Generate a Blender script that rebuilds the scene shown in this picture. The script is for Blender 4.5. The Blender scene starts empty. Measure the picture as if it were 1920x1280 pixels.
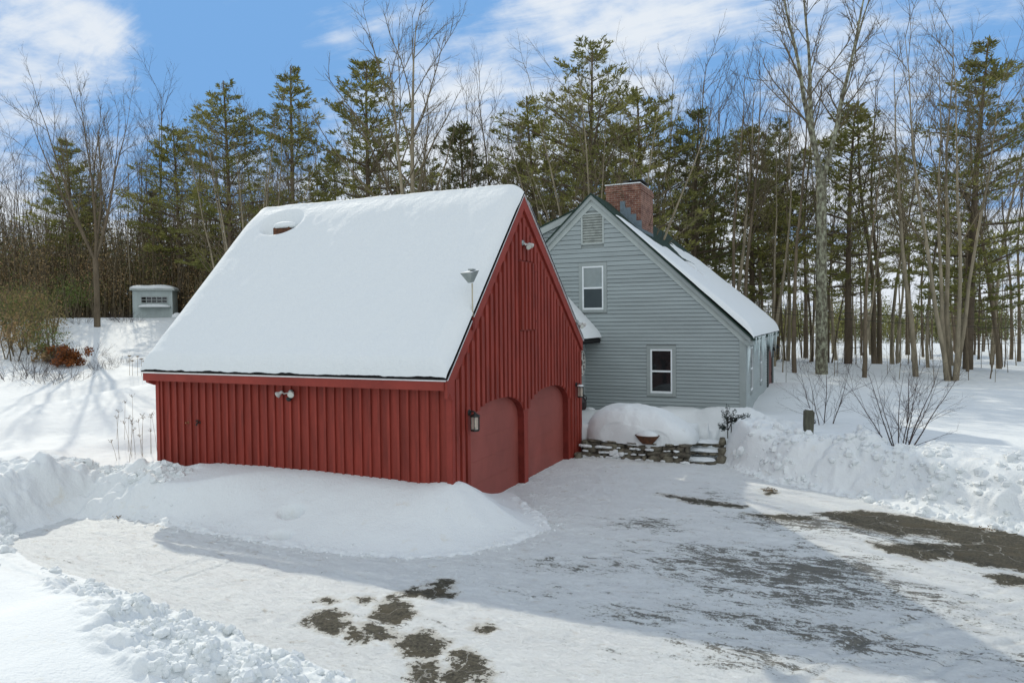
import bpy, math, random
import numpy as np
from mathutils import Vector
R = math.radians
sc = bpy.context.scene
col = sc.collection

# ------------------------------------------------------------------ camera
CAM = np.array([6.19368, -11.19021, 3.63018]); YAW, PITCH, ROLL, F = -0.419146, 0.0279518, -0.0101584, 1331.02
_s, _c = math.sin(YAW), math.cos(YAW)
FW = np.array([_s*math.cos(PITCH), _c*math.cos(PITCH), -math.sin(PITCH)])
_rt = np.array([_c, -_s, 0.]); _up = np.cross(_rt, FW)
RT = _rt*math.cos(ROLL)+_up*math.sin(ROLL); UP = -_rt*math.sin(ROLL)+_up*math.cos(ROLL)
cam = bpy.data.cameras.new('camera'); cam_o = bpy.data.objects.new('camera', cam); col.objects.link(cam_o)
cam.sensor_width = 36; cam.lens = F/1920*36; cam.clip_start = .1; cam.clip_end = 3000
from mathutils import Matrix
cam_o.matrix_world = Matrix(((RT[0], UP[0], -FW[0], CAM[0]), (RT[1], UP[1], -FW[1], CAM[1]), (RT[2], UP[2], -FW[2], CAM[2]), (0, 0, 0, 1)))
sc.camera = cam_o
def ray(u, v): return FW*F+RT*(u-960)-UP*(v-640)
def gp(u, v, z=0.):                 # world point at height z seen at photo point (u,v)
    d = ray(u, v); return CAM+d*(z-CAM[2])/d[2]
def onplane(ax, val, u, v):
    d = ray(u, v); return CAM+d*(val-CAM[ax])/d[ax]
def bearing(u, D):                  # ground position at distance D in bearing of photo column u
    d = ray(u, 600); p = CAM+d*D/F; return float(p[0]), float(p[1])

# ------------------------------------------------------------------ light
KX, KY = 1.27, -.95
sund = Vector((-KX, -KY, 1)).normalized()
el = math.asin(sund.z); az = math.atan2(sund.x, sund.y)
sl = bpy.data.lights.new('sun', 'SUN'); so = bpy.data.objects.new('sun', sl); col.objects.link(so)
sl.energy = 2.15; sl.angle = R(.55); sl.color = (1, .92, .78)
so.rotation_euler = sund.to_track_quat('Z', 'Y').to_euler(); so.location = (-20, 10, 30)
sc.view_settings.view_transform = 'Standard'; sc.view_settings.look = 'None'
sc.view_settings.exposure = 0.48; sc.view_settings.gamma = 1
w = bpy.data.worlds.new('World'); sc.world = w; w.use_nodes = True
def N(t, ty, **k):
    n = t.nodes.new(ty)
    for a, b in k.items(): setattr(n, a, b)
    return n
def world():
    t = w.node_tree; t.nodes.clear(); L = t.links.new
    out = N(t, 'ShaderNodeOutputWorld'); bg = N(t, 'ShaderNodeBackground'); bg.inputs[1].default_value = .15
    sky = N(t, 'ShaderNodeTexSky', sky_type='NISHITA', sun_disc=False, sun_elevation=el, sun_rotation=az % (2*math.pi))
    sky.air_density = 1.0; sky.dust_density = .6; sky.ozone_density = 2.0
    tc = N(t, 'ShaderNodeTexCoord'); sep = N(t, 'ShaderNodeSeparateXYZ'); L(tc.outputs['Generated'], sep.inputs[0])
    def M(op, a, b=None, c=None, clamp=False):
        n = N(t, 'ShaderNodeMath', operation=op, use_clamp=clamp)
        for i, x in enumerate((a, b, c)):
            if x is None: continue
            if hasattr(x, 'is_output'): L(x, n.inputs[i])
            else: n.inputs[i].default_value = x
        return n.outputs[0]
    zz = M('ADD', M('MAXIMUM', sep.outputs[2], 0), .16)
    cb = N(t, 'ShaderNodeCombineXYZ'); L(M('DIVIDE', sep.outputs[0], zz), cb.inputs[0]); L(M('DIVIDE', sep.outputs[1], zz), cb.inputs[1])
    n1 = N(t, 'ShaderNodeTexNoise'); n1.inputs['Scale'].default_value = 1.5; n1.inputs['Detail'].default_value = 9; n1.inputs['Roughness'].default_value = .58; n1.inputs['Distortion'].default_value = .35
    L(cb.outputs[0], n1.inputs['Vector'])
    n2 = N(t, 'ShaderNodeTexNoise'); n2.inputs['Scale'].default_value = 9; n2.inputs['Detail'].default_value = 6; n2.inputs['Roughness'].default_value = .6
    L(cb.outputs[0], n2.inputs['Vector'])
    val = M('ADD', n1.outputs[0], M('MULTIPLY', M('SUBTRACT', n2.outputs[0], .5), .30))
    for (u, v, wd, amp) in [(1190, 40, .12, .18), (1330, 5, .10, .16), (640, 75, .02, .1), (60, 110, .11, .20), (880, 210, .16, .12), (200, 50, .03, .14), (1560, 240, .12, .12), (1780, 110, .16, .05), (700, 300, .2, .12),
                            (430, 60, .24, -.15), (1350, 150, .09, -.2), (1000, 110, .05, -.1), (300, 250, .12, -.1), (1900, 290, .09, -.12), (1800, 10, .08, -.1), (880, 20, .07, -.16)]:
        d = ray(u, v); d = d/np.linalg.norm(d)
        vm = N(t, 'ShaderNodeVectorMath', operation='DOT_PRODUCT'); L(tc.outputs['Generated'], vm.inputs[0]); vm.inputs[1].default_value = tuple(d)
        # gaussian-ish: exp(-(1-dot)*2/wd^2)
        e = M('POWER', 2.718, M('MULTIPLY', M('SUBTRACT', vm.outputs['Value'], 1.), 2/(wd*wd)))
        val = M('ADD', val, M('MULTIPLY', e, amp))
    lowz = M('MULTIPLY', M('SUBTRACT', .28, sep.outputs[2], clamp=True), 1.5)     # whiter toward the horizon
    mpc = N(t, 'ShaderNodeMapping'); mpc.inputs['Rotation'].default_value = (0, 0, .9); mpc.inputs['Scale'].default_value = (1, 3.2, 1); L(cb.outputs[0], mpc.inputs[0])
    n3 = N(t, 'ShaderNodeTexNoise'); n3.inputs['Scale'].default_value = 2.1; n3.inputs['Detail'].default_value = 10; n3.inputs['Roughness'].default_value = .66; n3.inputs['Distortion'].default_value = .8; L(mpc.outputs[0], n3.inputs['Vector'])
    val = M('ADD', val, M('MULTIPLY', M('SUBTRACT', n3.outputs[0], .47), .55))
    val = M('ADD', val, lowz)
    # unseen overcast added behind and above the camera for neutral fill light
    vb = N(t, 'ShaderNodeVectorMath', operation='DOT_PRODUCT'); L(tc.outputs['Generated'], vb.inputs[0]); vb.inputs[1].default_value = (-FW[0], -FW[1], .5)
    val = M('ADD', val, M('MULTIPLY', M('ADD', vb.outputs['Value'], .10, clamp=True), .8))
    mr = N(t, 'ShaderNodeMapRange', interpolation_type='SMOOTHSTEP'); L(val, mr.inputs[0])
    mr.inputs[1].default_value = .45; mr.inputs[2].default_value = .82; mr.inputs[3].default_value = .11; mr.inputs[4].default_value = .93
    hs = N(t, 'ShaderNodeMix', data_type='RGBA', blend_type='MULTIPLY'); hs.inputs[0].default_value = 1
    L(sky.outputs[0], hs.inputs[6]); hs.inputs[7].default_value = (.60, .86, 1.05, 1)
    dk = N(t, 'ShaderNodeMix', data_type='RGBA', blend_type='DARKEN'); dk.inputs[0].default_value = 1; L(hs.outputs[2], dk.inputs[6]); dk.inputs[7].default_value = (.58, 1.72, 3.6, 1)
    mx = N(t, 'ShaderNodeMix', data_type='RGBA'); L(mr.outputs[0], mx.inputs[0]); L(dk.outputs[2], mx.inputs[6])
    mx.inputs[7].default_value = (4.0, 4.22, 4.45, 1)
    bf = M('ADD', M('MULTIPLY', M('ADD', vb.outputs['Value'], .0, clamp=True), .12), 1.)  # added overcast brightened a little further to lift the fill
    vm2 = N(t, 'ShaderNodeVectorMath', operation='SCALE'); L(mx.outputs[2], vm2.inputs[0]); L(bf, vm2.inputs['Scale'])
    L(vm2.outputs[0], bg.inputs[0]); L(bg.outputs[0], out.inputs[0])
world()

# ------------------------------------------------------------------ materials
def mat(name, color, rough=.7, spec=.3, noise=None, bump=None, metallic=0, cols=None, coord='Object', alpha=None, sss=None, trans=None):
    """noise=(scale, amount) colour variation; cols=[(pos,col)..] ramp on noise; bump=[(scale,strength,dist)..]"""
    m = bpy.data.materials.new(name); m.use_nodes = True; t = m.node_tree; L = t.links.new
    p = t.nodes['Principled BSDF']
    p.inputs['Base Color'].default_value = (*color, 1); p.inputs['Roughness'].default_value = rough
    p.inputs['Specular IOR Level'].default_value = spec; p.inputs['Metallic'].default_value = metallic
    tc = N(t, 'ShaderNodeTexCoord')
    if noise:
        sc_, am = noise[:2]; st = noise[2] if len(noise) > 2 else (1, 1, 1)
        mp = N(t, 'ShaderNodeMapping'); mp.inputs['Scale'].default_value = st; L(tc.outputs[coord], mp.inputs[0])
        n = N(t, 'ShaderNodeTexNoise'); n.inputs['Scale'].default_value = sc_; n.inputs['Detail'].default_value = 6; n.inputs['Roughness'].default_value = .65; L(mp.outputs[0], n.inputs['Vector'])
        r = N(t, 'ShaderNodeValToRGB'); L(n.outputs[0], r.inputs[0])
        if cols:
            e = r.color_ramp.elements
            while len(e) < len(cols): e.new(.5)
            for i, (ps, c) in enumerate(cols): e[i].position = ps; e[i].color = (*c, 1)
        else:
            e = r.color_ramp.elements; e[0].position = .28; e[1].position = .72
            e[0].color = (*[c*(1-am) for c in color], 1); e[1].color = (*[min(1, c*(1+am)) for c in color], 1)
        L(r.outputs[0], p.inputs['Base Color'])
    prev = None
    for (bs, st, di) in (bump or []):
        n = N(t, 'ShaderNodeTexNoise'); n.inputs['Detail'].default_value = 5; n.inputs['Scale'].default_value = bs; L(tc.outputs[coord], n.inputs['Vector'])
        b = N(t, 'ShaderNodeBump'); b.inputs['Strength'].default_value = st; b.inputs['Distance'].default_value = di; L(n.outputs[0], b.inputs['Height'])
        if prev: L(prev.outputs[0], b.inputs['Normal'])
        prev = b
    if prev: L(prev.outputs[0], p.inputs['Normal'])
    if trans is not None: p.inputs['Transmission Weight'].default_value = trans
    if alpha is not None: p.inputs['Alpha'].default_value = alpha
    if sss: p.inputs['Subsurface Weight'].default_value = sss; p.inputs['Subsurface Radius'].default_value = (.05, .06, .07); p.inputs['Subsurface Scale'].default_value = .3
    return m
SNOWC = (.70, .735, .735)
M = {}
M['snow'] = mat('snow', SNOWC, .75, .25, noise=(.9, .025), bump=[(3.5, .4, .08), (30, .5, .02), (120, .4, .006)])
M['roofsnow'] = mat('roof_snow', SNOWC, .75, .25, bump=[(2.2, .4, .08), (9, .5, .03), (28, .5, .015), (90, .4, .006)])
M['red'] = mat('red_board_paint', (.225, .033, .021), .62, .3, noise=(3.5, .38, (1.3, 1.3, .16)), bump=[(40, .4, .006), (7, .15, .01)])
M['redbat'] = mat('red_batten_paint', (.235, .035, .022), .6, .3, noise=(4.5, .38, (1, 1, .2)), bump=[(50, .2, .003)])
M['redtrim'] = mat('red_trim_paint', (.245, .036, .024), .6, .3, noise=(1.7, .2), bump=[(40, .2, .004)])
M['reddoor'] = mat('faded_red_door_paint', (.25, .062, .047), .58, .35, noise=(1.1, .2, (1, 1, .7)), bump=[(25, .12, .004)])
M['darkred'] = mat('dark_red_paint_and_reveal_shade', (.17, .025, .018), .7, .2, noise=(4, .3))  # dark red; on the door reveals their shade is put into this colour
M['shingle'] = mat('dark_shingle', (.025, .045, .035), .95, .2, noise=(22, .5), bump=[(30, .6, .02)])
M['blackedge'] = mat('black_shingle_edge', (.015, .015, .015), .9, .2, noise=(20, .5), bump=[(30, .8, .02)])
M['drip'] = mat('white_drip_edge', (.6, .6, .6), .5, .4, noise=(5, .1))
M['clap'] = mat('grey_clapboard_paint', (.305, .348, .345), .65, .3, noise=(1.6, .13, (.3, .3, 2.5)), bump=[(60, .15, .003), (9, .1, .006)])
M['clap2'] = mat('pale_grey_clapboard_paint', (.32, .362, .355), .65, .3, noise=(1.5, .12, (.3, .3, 2.5)), bump=[(60, .15, .003)])
M['gtrim'] = mat('grey_trim_paint', (.29, .325, .315), .62, .3, noise=(1.3, .12), bump=[(50, .15, .003)])
M['gtrimlight'] = mat('light_grey_trim_paint', (.38, .42, .40), .62, .3, noise=(2.5, .1), bump=[(50, .15, .003)])
M['louver'] = mat('weathered_louver_paint', (.33, .36, .33), .75, .2, noise=(6, .3), bump=[(40, .2, .004)])
M['vinyl'] = mat('white_window_frame', (.72, .76, .76), .45, .4, noise=(6, .05))
M['glass'] = mat('dark_window_glass', (.012, .015, .016), .04, .6, noise=(2, .2))
M['glassup'] = mat('reflective_window_glass', (.20, .24, .24), .06, .8, noise=(1.2, .25))
M['screen'] = mat('insect_screen', (.035, .05, .055), .35, .4, noise=(3, .15))
M['metal'] = mat('galvanised_metal', (.27, .30, .29), .4, .5, metallic=.6, noise=(8, .2), bump=[(30, .1, .003)])
M['lead'] = mat('grey_flashing', (.16, .21, .24), .5, .4, metallic=.5, noise=(12, .25))
M['black'] = mat('black_metal', (.012, .014, .013), .5, .4, noise=(10, .3))
M['bronze'] = mat('dark_lantern_metal', (.018, .022, .02), .45, .5, metallic=.4, noise=(20, .4))
M['lampglass'] = mat('wavy_lamp_glass', (.55, .50, .42), .12, .6, noise=(14, .35, (1, 1, .15)), alpha=.55)
M['bulb'] = mat('candle_bulb', (.80, .62, .42), .4, .4, noise=(9, .1))
M['whitelamp'] = mat('white_lamp_metal', (.46, .45, .42), .5, .4, noise=(10, .12))
M['lens'] = mat('frosted_lens', (.5, .52, .46), .35, .5, noise=(12, .12))
M['rust'] = mat('rusty_iron', (.10, .05, .03), .85, .2, noise=(14, .5), cols=[(.3, (.05, .03, .022)), (.55, (.12, .055, .03)), (.75, (.20, .09, .045))], bump=[(40, .4, .004)])
M['ice'] = mat('ice', (.70, .80, .80), .12, .5, noise=(12, .06), alpha=.72)
M['wood'] = mat('weathered_post_wood', (.10, .10, .075), .9, .2, noise=(9, .45, (1, 1, .25)), bump=[(30, .6, .01)])
M['jug'] = mat('dark_brown_jug_glaze', (.018, .008, .008), .3, .5, noise=(6, .3))
M['box'] = mat('galvanised_box_paint', (.34, .40, .39), .55, .4, noise=(7, .12))
M['signw'] = mat('white_sign_paint', (.75, .74, .68), .5, .3, noise=(8, .06))
M['leafdark'] = mat('glossy_dark_leaf', (.012, .028, .018), .35, .5, noise=(12, .5))
M['twigdark'] = mat('dark_twig', (.028, .022, .02), .9, .2, noise=(9, .3))
M['shrubtwig'] = mat('shrub_twig', (.06, .045, .042), .9, .2, noise=(5, .35))
M['weed'] = mat('dry_weed', (.20, .15, .09), .9, .2, noise=(8, .3))
M['asphalt'] = mat('asphalt', (.05, .05, .045), .9, .2, noise=(60, .4))
M['leaforange'] = mat('rusty_oak_leaf', (.22, .075, .02), .8, .2, noise=(3, .5))
M['leaftan'] = mat('tan_dead_leaf', (.27, .16, .075), .85, .2, noise=(2, .4))
M['brushleaf'] = mat('brush_foliage', (.09, .075, .03), .9, .15, noise=(.5, .5), cols=[(.3, (.17, .17, .06)), (.5, (.28, .21, .10)), (.7, (.38, .23, .11))])
M['brushtan'] = mat('tan_beech_leaves', (.34, .23, .12), .9, .15, noise=(.6, .4), cols=[(.3, (.22, .19, .09)), (.5, (.36, .25, .13)), (.7, (.46, .28, .14))])
M['brushgreen'] = mat('green_brush_foliage', (.13, .17, .05), .9, .15, noise=(.6, .35))
M['barkgrey'] = mat('grey_bark', (.25, .215, .15), .95, .1, noise=(3.5, .4, (1, 1, .35)), bump=[(14, .7, .03)])
M['barkdark'] = mat('dark_bark', (.15, .12, .082), .95, .1, noise=(3, .4, (1, 1, .3)), bump=[(12, .7, .03)])
M['barkpine'] = mat('pine_bark', (.13, .102, .072), .95, .1, noise=(3, .35, (1, 1, .35)), bump=[(10, .7, .03)])
M['twig'] = mat('bare_twig', (.14, .115, .075), .95, .1, noise=(.7, .35))
M['twigdk'] = mat('bare_twig_dark', (.10, .08, .055), .95, .1, noise=(.7, .35))
M['lichen'] = mat('lichen_bark', (.2, .19, .13), .95, .1, noise=(7, .5, (1, 1, .6)), cols=[(.32, (.075, .065, .045)), (.47, (.15, .14, .10)), (.6, (.33, .34, .24)), (.8, (.46, .47, .36))], bump=[(16, .8, .03)])
M['needle'] = mat('pine_needles', (.05, .075, .03), .7, .25, noise=(.45, .4), cols=[(.3, (.12, .13, .035)), (.5, (.21, .21, .06)), (.72, (.34, .31, .09))])
M['needledk'] = mat('dark_pine_needles', (.03, .05, .025), .7, .25, noise=(.5, .4), cols=[(.3, (.085, .10, .034)), (.55, (.15, .16, .05)), (.75, (.24, .22, .07))])

# brick material
def brick():
    m = bpy.data.materials.new('chimney_brick'); m.use_nodes = True; t = m.node_tree; L = t.links.new; p = t.nodes['Principled BSDF']
    tc = N(t, 'ShaderNodeTexCoord'); sp = N(t, 'ShaderNodeSeparateXYZ'); L(tc.outputs['Object'], sp.inputs[0])
    ad = N(t, 'ShaderNodeMath', operation='ADD'); L(sp.outputs[0], ad.inputs[0]); L(sp.outputs[1], ad.inputs[1])
    cb = N(t, 'ShaderNodeCombineXYZ'); L(ad.outputs[0], cb.inputs[0]); L(sp.outputs[2], cb.inputs[1])
    b = N(t, 'ShaderNodeTexBrick'); L(cb.outputs[0], b.inputs['Vector']); b.inputs['Scale'].default_value = 1
    b.inputs['Brick Width'].default_value = .21; b.inputs['Row Height'].default_value = .072; b.inputs['Mortar Size'].default_value = .007; b.inputs['Bias'].default_value = -.1
    b.inputs['Color1'].default_value = (.17, .06, .04, 1); b.inputs['Color2'].default_value = (.27, .125, .08, 1); b.inputs['Mortar'].default_value = (.36, .30, .24, 1)
    n = N(t, 'ShaderNodeTexNoise'); n.inputs['Scale'].default_value = 5; n.inputs['Detail'].default_value = 6; L(tc.outputs['Object'], n.inputs[0])
    r = N(t, 'ShaderNodeValToRGB'); L(n.outputs[0], r.inputs[0]); r.color_ramp.elements[0].position = .35; r.color_ramp.elements[0].color = (.55, .5, .5, 1); r.color_ramp.elements[1].position = .6; r.color_ramp.elements[1].color = (1, 1, 1, 1)
    mx = N(t, 'ShaderNodeMix', data_type='RGBA', blend_type='MULTIPLY'); mx.inputs[0].default_value = 1; L(b.outputs[0], mx.inputs[6]); L(r.outputs[0], mx.inputs[7])
    L(mx.outputs[2], p.inputs['Base Color']); p.inputs['Roughness'].default_value = .9
    bp = N(t, 'ShaderNodeBump'); bp.inputs['Strength'].default_value = .6; bp.inputs['Distance'].default_value = .01; bp.invert = True; L(b.outputs['Fac'], bp.inputs['Height']); L(bp.outputs[0], p.inputs['Normal'])
    return m
M['brick'] = brick()
def stonemat():
    m = mat('field_stone', (.16, .15, .12), .92, .2, noise=(3.2, .5), cols=[(.28, (.035, .033, .03)), (.45, (.10, .09, .07)), (.6, (.19, .175, .13)), (.78, (.27, .27, .20))], bump=[(9, .8, .04), (45, .5, .01)])
    return m
M['stone'] = stonemat()

# ------------------------------------------------------------------ object helpers
def link(o, parent=None):
    col.objects.link(o)
    if parent is not None: o.parent = parent
    return o
def tag(o, label=None, cat=None, group=None, kind=None):
    if label: o['label'] = label
    if cat: o['category'] = cat
    if group: o['group'] = group
    if kind: o['kind'] = kind
    return o
def empty(name, label, cat, loc=(0, 0, 0), group=None, rz=0):
    o = bpy.data.objects.new(name, None); col.objects.link(o); o.location = loc; o.rotation_euler = (0, 0, rz); o.empty_display_size = .2
    return tag(o, label, cat, group)
class MB:
    def __init__(s): s.v = []; s.f = []; s.m = []; s.n = 0
    def add(s, vs, fs, mi=0):
        b = s.n; s.v.extend(vs); s.n += len(vs)
        for f in fs: s.f.append([i+b for i in f]); s.m.append(mi)
    def box(s, x0, x1, y0, y1, z0, z1, mi=0):
        s.add([(x0, y0, z0), (x1, y0, z0), (x1, y1, z0), (x0, y1, z0), (x0, y0, z1), (x1, y0, z1), (x1, y1, z1), (x0, y1, z1)],
              [(0, 3, 2, 1), (4, 5, 6, 7), (0, 1, 5, 4), (1, 2, 6, 5), (2, 3, 7, 6), (3, 0, 4, 7)], mi)
    def prism(s, pts, ax, a, b, mi=0):
        """pts: 2D polygon in the two axes other than ax (in order), extruded a..b along ax"""
        n = len(pts)
        def mk(p, c):
            q = list(p); q.insert(ax, c); return tuple(q)
        vs = [mk(p, a) for p in pts]+[mk(p, b) for p in pts]
        fs = [list(range(n))[::-1], list(range(n, 2*n))]+[(i, (i+1) % n, n+(i+1) % n, n+i) for i in range(n)]
        s.add(vs, fs, mi)
    def tube(s, pts, rs, n=6, mi=0, cap=True):
        k = len(pts); pts = [Vector(p) for p in pts]
        vs = []; prev = None
        for i in range(k):
            d = (pts[min(i+1, k-1)]-pts[max(i-1, 0)])
            if d.length < 1e-9: d = Vector((0, 0, 1))
            d.normalize()
            if prev is None:
                a = Vector((1, 0, 0)) if abs(d.x) < .8 else Vector((0, 1, 0))
                e1 = d.cross(a).normalized()
            else:
                e1 = (prev-d*prev.dot(d)); e1 = e1.normalized() if e1.length > 1e-6 else d.orthogonal().normalized()
            prev = e1; e2 = d.cross(e1); r = rs[i] if hasattr(rs, '__len__') else rs
            for j in range(n):
                t = 2*math.pi*j/n; q = pts[i]+(e1*math.cos(t)+e2*math.sin(t))*r; vs.append((q.x, q.y, q.z))
        fs = [(i*n+j, i*n+(j+1) % n, (i+1)*n+(j+1) % n, (i+1)*n+j) for i in range(k-1) for j in range(n)]
        if cap: fs += [list(range(n))[::-1], [(k-1)*n+j for j in range(n)]]
        s.add(vs, fs, mi)
    def lathe(s, prof, c=(0, 0, 0), n=20, mi=0, axis=None):
        """prof [(r,h)..] about axis (default z) at c"""
        ax = Vector(axis or (0, 0, 1)).normalized(); e1 = ax.orthogonal().normalized(); e2 = ax.cross(e1); c = Vector(c)
        vs = []
        for r, h in prof:
            for j in range(n):
                t = 2*math.pi*j/n; q = c+ax*h+(e1*math.cos(t)+e2*math.sin(t))*r; vs.append((q.x, q.y, q.z))
        k = len(prof)
        fs = [(i*n+j, i*n+(j+1) % n, (i+1)*n+(j+1) % n, (i+1)*n+j) for i in range(k-1) for j in range(n)]
        fs += [list(range(n))[::-1], [(k-1)*n+j for j in range(n)]]
        s.add(vs, fs, mi)
    def build(s, name, mats, parent=None, smooth=False, off=None):
        me = bpy.data.meshes.new(name); me.from_pydata(s.v, [], s.f)
        for m in (mats if isinstance(mats, (list, tuple)) else [mats]): me.materials.append(m)
        if any(s.m): me.polygons.foreach_set('material_index', s.m)
        if smooth: me.polygons.foreach_set('use_smooth', [True]*len(me.polygons))
        me.update()
        return link(bpy.data.objects.new(name, me), parent)
def gridmesh(name, X, Y, Z, m, parent=None, mask=None):
    """X,Y,Z 2D arrays -> smooth mesh"""
    ny, nx = X.shape; idx = np.arange(nx*ny).reshape(ny, nx)
    q = np.stack([idx[:-1, :-1], idx[:-1, 1:], idx[1:, 1:], idx[1:, :-1]], -1).reshape(-1, 4)
    if mask is not None: q = q[mask.reshape(-1)]
    co = np.stack([X, Y, Z], -1).reshape(-1, 3)
    used = np.unique(q); re = np.full(nx*ny, -1); re[used] = np.arange(len(used)); q = re[q]; co = co[used]
    me = bpy.data.meshes.new(name)
    me.vertices.add(len(co)); me.vertices.foreach_set('co', co.ravel().astype(np.float32))
    me.loops.add(q.size); me.loops.foreach_set('vertex_index', q.ravel().astype(np.int32))
    me.polygons.add(len(q)); me.polygons.foreach_set('loop_start', np.arange(0, q.size, 4, dtype=np.int32)); me.polygons.foreach_set('loop_total', np.full(len(q), 4, np.int32))
    me.polygons.foreach_set('use_smooth', np.ones(len(q), bool))
    me.materials.append(m); me.update(); me.validate()
    return link(bpy.data.objects.new(name, me), parent), used

# ------------------------------------------------------------------ numpy noise
def hsh(ix, iy, s):
    n = (ix.astype(np.int64)*374761393+iy.astype(np.int64)*668265263+s*1442695041) & 0xffffffff
    n = ((n ^ (n >> 13))*1274126177) & 0xffffffff; n = n ^ (n >> 16)
    return (n & 0xffffff)/float(0xffffff)
def vnoise(x, y, s=0):
    ix = np.floor(x); iy = np.floor(y); fx = x-ix; fy = y-iy; fx = fx*fx*fx*(fx*(fx*6-15)+10); fy = fy*fy*fy*(fy*(fy*6-15)+10)
    a = hsh(ix, iy, s); b = hsh(ix+1, iy, s); c = hsh(ix, iy+1, s); d = hsh(ix+1, iy+1, s)
    return (a*(1-fx)+b*fx)*(1-fy)+(c*(1-fx)+d*fx)*fy-.5
def fbm(x, y, s=0, o=5, g=.5):
    r = 0; a = 1
    for i in range(o): r = r+a*vnoise(x*2**i+17.3*i, y*2**i-9.1*i, s+i); a *= g
    return r
def lumps(x, y, size, s=0, dens=.7):
    """rounded chunks: max of half-spheres on a jittered grid"""
    gx = x/size; gy = y/size; ix = np.floor(gx); iy = np.floor(gy); h = np.zeros_like(x)
    for dx in (-1, 0, 1):
        for dy in (-1, 0, 1):
            jx = ix+dx; jy = iy+dy
            px = jx+hsh(jx, jy, s+1); py = jy+hsh(jx, jy, s+2); r = .25+.55*hsh(jx, jy, s+3)
            on = hsh(jx, jy, s+4) < dens
            ex = .7+.6*hsh(jx, jy, s+5)
            d2 = ((gx-px)*ex)**2+((gy-py)/ex)**2
            h = np.maximum(h, np.where(on, np.sqrt(np.maximum(r*r-d2, 0)), 0))
    return h*size
def sstep(a, b, x):
    t = np.clip((x-a)/(b-a), 0, 1); return t*t*(3-2*t)
def polysd(x, y, P):
    d = np.full(x.shape, 1e9); ins = np.zeros(x.shape, bool); n = len(P)
    for i in range(n):
        ax, ay = P[i]; bx, by = P[(i+1) % n]; ex, ey = bx-ax, by-ay
        t = np.clip(((x-ax)*ex+(y-ay)*ey)/(ex*ex+ey*ey+1e-12), 0, 1)
        d = np.minimum(d, (x-ax-t*ex)**2+(y-ay-t*ey)**2)
        c = ((ay > y) != (by > y)) & (x < (bx-ax)*(y-ay)/((by-ay) if abs(by-ay) > 1e-12 else 1e-12)+ax)
        ins ^= c
    d = np.sqrt(d); return np.where(ins, -d, d)
def segd(x, y, P):
    d = np.full(x.shape, 1e9)
    for i in range(len(P)-1):
        ax, ay = P[i]; bx, by = P[i+1]; ex, ey = bx-ax, by-ay
        t = np.clip(((x-ax)*ex+(y-ay)*ey)/(ex*ex+ey*ey+1e-12), 0, 1)
        d = np.minimum(d, (x-ax-t*ex)**2+(y-ay-t*ey)**2)
    return np.sqrt(d)

# ------------------------------------------------------------------ terrain
DRIVE = [(-6.9, -2.45), (-5.7, -2.1), (-4.5, -2.1), (-3.4, -2.2), (-1.7, -2.25), (-.4, -2.15), (.3, -1.95), (1.0, -1.5), (1.45, -.7), (1.75, .3), (1.35, 1.1), (.75, 1.6), (.1, 2.5), (-.3, 2.6),
         (-.3, 7.2), (2.95, 7.2), (3.0, 8.6), (3.5, 8.6), (3.62, 7.5), (4.2, 6.45), (5.0, 5.45), (6.3, 4.86), (7.5, 3.85), (8.3, 3.4), (9.2, 2.95), (11, 2.2), (15, 1), (22, -1), (24, -16), (4.6, -16), (4.4, -10), (3.7, -7), (2.7, -5.75), (1.6, -5.35), (-.1, -5.05), (-1.9, -4.68), (-3.7, -4.48), (-5.2, -4.28), (-6.2, -3.95), (-6.75, -3.3)]
CTL = [(-7.4, -.2, .62, .6), (-6.6, -.2, .5, .5), (-5.5, -.3, .69, .7), (-3.5, -.3, .72, 1), (-1.7, -.3, .72, .8), (-.5, -.3, .63, .6), (.15, -.25, .92, .5), (.5, .35, 1.0, .5), (.55, 1.2, .8, .5),
       (-3.5, -1.3, .66, .8), (-1.5, -1.3, .66, .8), (.3, -1.1, .62, .6), (-5.5, -1.2, .55, .6), (-6.5, -1.2, .72, .5), (-7.1, -1.7, .6, .5), (-8.2, -2.3, .8, .7), (-9.8, -1.9, .95, 1), (-8, -3.4, .75, .7), (-7.6, -2.7, .78, .5),
       (-8.3, -.7, .42, .5), (-9.2, .1, .5, .7), (-12, -4, .9, 1.5), (-12, 0, .7, 1.5),
       (-2.2, -6.4, .62, .6), (-.8, -6.5, .75, .6), (.3, -6.9, .66, .5), (-.3, -7.7, .85, .8), (1.2, -7.3, .55, .5), (2.3, -7.3, .35, .6), (-5, -5.4, .6, .7), (-5.7, -4.9, .55, .4), (-4, -7.2, .7, 1), (-8, -6, .7, 1.5), (0, -10, .8, 1.5), (3, -9.5, .45, 1),
       (3.8, 8.7, 1.0, .4), (4.3, 7.7, 1.05, .5), (4.8, 7.0, 1.0, .5), (5.6, 6.2, .94, .5), (6.7, 5.9, .96, .5), (7.4, 5.2, .90, .4), (8.8, 5.6, 1.03, .6), (9.8, 5.0, 1.05, .7), (11.5, 4.3, 1.05, 1), (14, 3.5, 1.05, 1.3), (18, 2.5, 1.2, 2),
       (5.2, 10, .82, 1), (6.0, 8.2, .84, .7), (8, 8.2, .86, .8), (8, 11, .85, 1.5), (12, 9, .9, 2), (12, 14, .85, 3), (6, 18, .78, 3),
       (4.6, 12.5, .72, .7), (4.7, 16, .95, 1), (5.2, 20, 1.0, 1.3), (-.5, 10.9, .72, .5), (.6, 10.6, .9, .4), (2.0, 10.7, .93, .5), (3.3, 10.4, 1.02, .4), (3.9, 10.2, 1.12, .35), (1.2, 9.6, .62, .4), (2.5, 9.6, .55, .4), (3.1, 9.3, .45, .3),
       (-4, 8, .7, 2), (-10, 8, .8, 3)]
CTL = np.array(CTL)
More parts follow.
